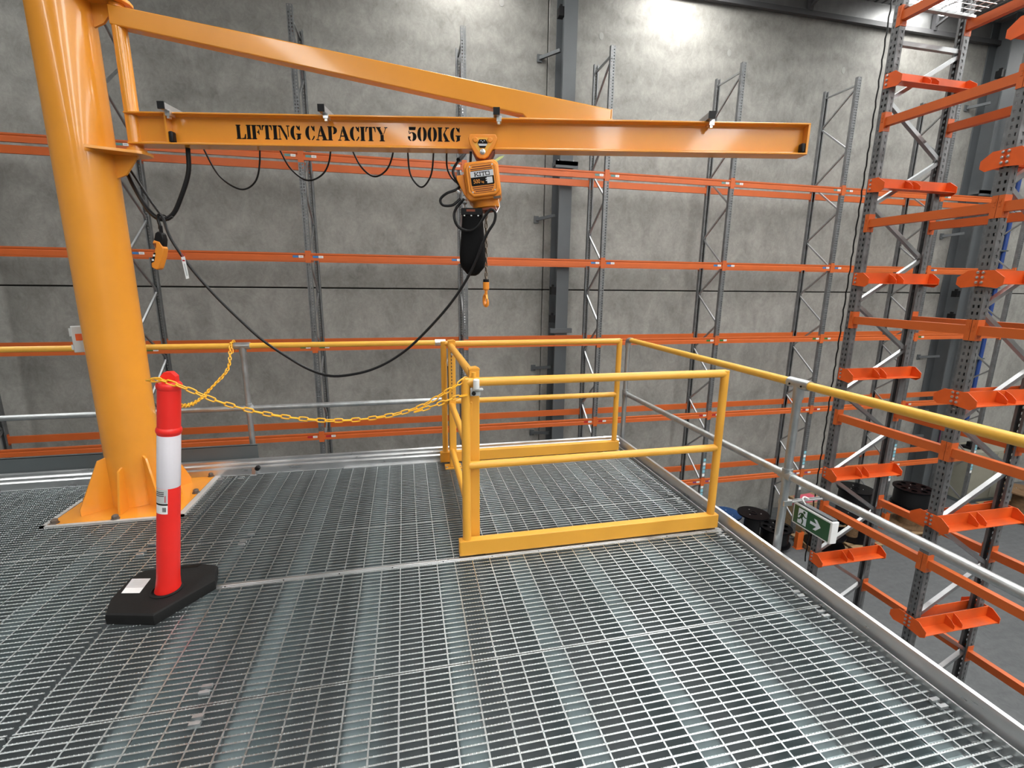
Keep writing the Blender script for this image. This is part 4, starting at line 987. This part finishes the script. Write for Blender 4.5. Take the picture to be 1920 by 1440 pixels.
drum('black cable reel on a brown wooden flange seen past the far frame', 12.48, 8.75, PZ, .44, .2, .5, 'wood', 'wood', None)
drum('shiny black drum with round holes stacked on the brown wooden reel', 12.48, 8.75, PZ+.515, .43, .3, .48, 'drum', 'drum', .38, holes=8)
pallet('pale pallet under the brown wooden reel', 12.5, 8.72, 0, FZ, .46)
drum('plain black drum left of the drum with round holes', 11.38, 9.35, FZ, .42, .3, .95, 'drum', 'drum', .36)
drum('brown wooden reel at the far right behind the nearer drum rack frame', 16.3, 8.7, PZ, .5, .2, .6, 'wood', 'wood', None)
pallet('dark pallet under the far right wooden reel', 16.3, 8.65, 0)
pallet('pallet lying by the foot of the drum rack, left of the exit sign', 9.5, 8.35, .0, FZ, .43)
drum('flat dark reel lying on the pallet behind the exit sign', 9.5, 8.35, PZ, .42, .15, .3, 'drum', 'wood', None)
t = thing('timber_crate', 'pale timber crate with pink tape behind the rail post', 'crate', (9.95, 9.35, FZ), .1)
for k in range(4): part('side_board', MB().box(-.4, .4, -.25, .25, .2*k, .2*k+.19), 'wood_light', t)
part('tape', MB().box(-.41, .41, -.26, .26, .62, .66), 'pink', t)
part('lid_sheet', MB().box(-.3, .25, -.2, .2, .80, .806), 'pink', t)
tag(part('lime_tag', MB().box(8.2, 8.35, 8.4, 8.405, -3.98, -3.9), 'lime', None), 'small lime green tag stuck on the black drum', 'tag')
for i, (x, d) in enumerate(((9.215, 'left of the exit sign'), (14.615, 'beyond the nearer drum rack frame'), (11.915, 'beyond the far drum rack frame'))):
    t = thing('upright_guard', 'orange guard at a wall rack foot '+d, 'guard', ((x, 8.86, FZ) if i else (8.95, 8.5, FZ)))
    part('shield', MB().box(-.07, .07, -.03, -.02, 0, .42).bar((-.07, -.025, .0), (-.10, .06, 0.0), .01, .01).box(-.08, -.07, -.03, .06, 0, .42).box(.07, .08, -.03, .06, 0, .42), 'orange', t)
    part('foot', MB().box(-.1, .1, -.06, .08, 0, .01), 'orange', t)
t = thing('beige_cabinet', 'beige cabinet against the wall behind the drum rack', 'cabinet', (16.45, 9.95, FZ))
part('body', MB().box(-.9, .9, -.4, .4, .08, 1.55), 'beige', t, bevel=.01)
part('plinth', MB().box(-.92, .92, -.42, .42, 0, .08), 'toe', t)
part('door', MB().box(-.86, -.02, -.415, -.4, .12, 1.5), 'beige', t); part('door', MB().box(.02, .86, -.415, -.4, .12, 1.5), 'beige', t)
part('top_unit', MB().box(-.7, -.3, -.2, .1, 1.55, 1.62).box(-.62, -.4, -.1, .0, 1.62, 1.75), 'black', t)
t = thing('wall_cables', 'bundle of blue and grey cables running down the back wall at right', 'cables', (16.2, YW-.1, FZ))
part('blue_bundle', MB().tube([(0, 0, 1.9), (0, 0, 11.8)], .05, 10), 'cable_blue', t)
part('grey_conduit', MB().tube([(-.16, .02, 1.9), (-.16, .02, 11.8)], .03, 10), 'galv', t); part('grey_conduit', MB().tube([(-.26, .02, 1.9), (-.26, .02, 11.8)], .025, 10), 'column', t)
for k in range(10): part('saddle', MB().box(-.3, .08, -.06, .09, 2.1+k, 2.14+k), 'toe', t)
for i, (x, z, d) in enumerate(((14.75, -2.55, 'left'), (15.05, -2.62, 'right'))):
    t = thing('wall_notice', 'small dark red notice on the steel column, the %s one of two' % d, 'notice', (x, 9.86 if i == 0 else 9.87, z))
    part('sheet', MB().box(-.12, .12, 0, .006, -.2, .2), 'purple', t)
    part('print', MB().box(-.09, .09, -.002, 0, .05, .12).box(-.09, .09, -.002, 0, -.03, .02), 'white', t)
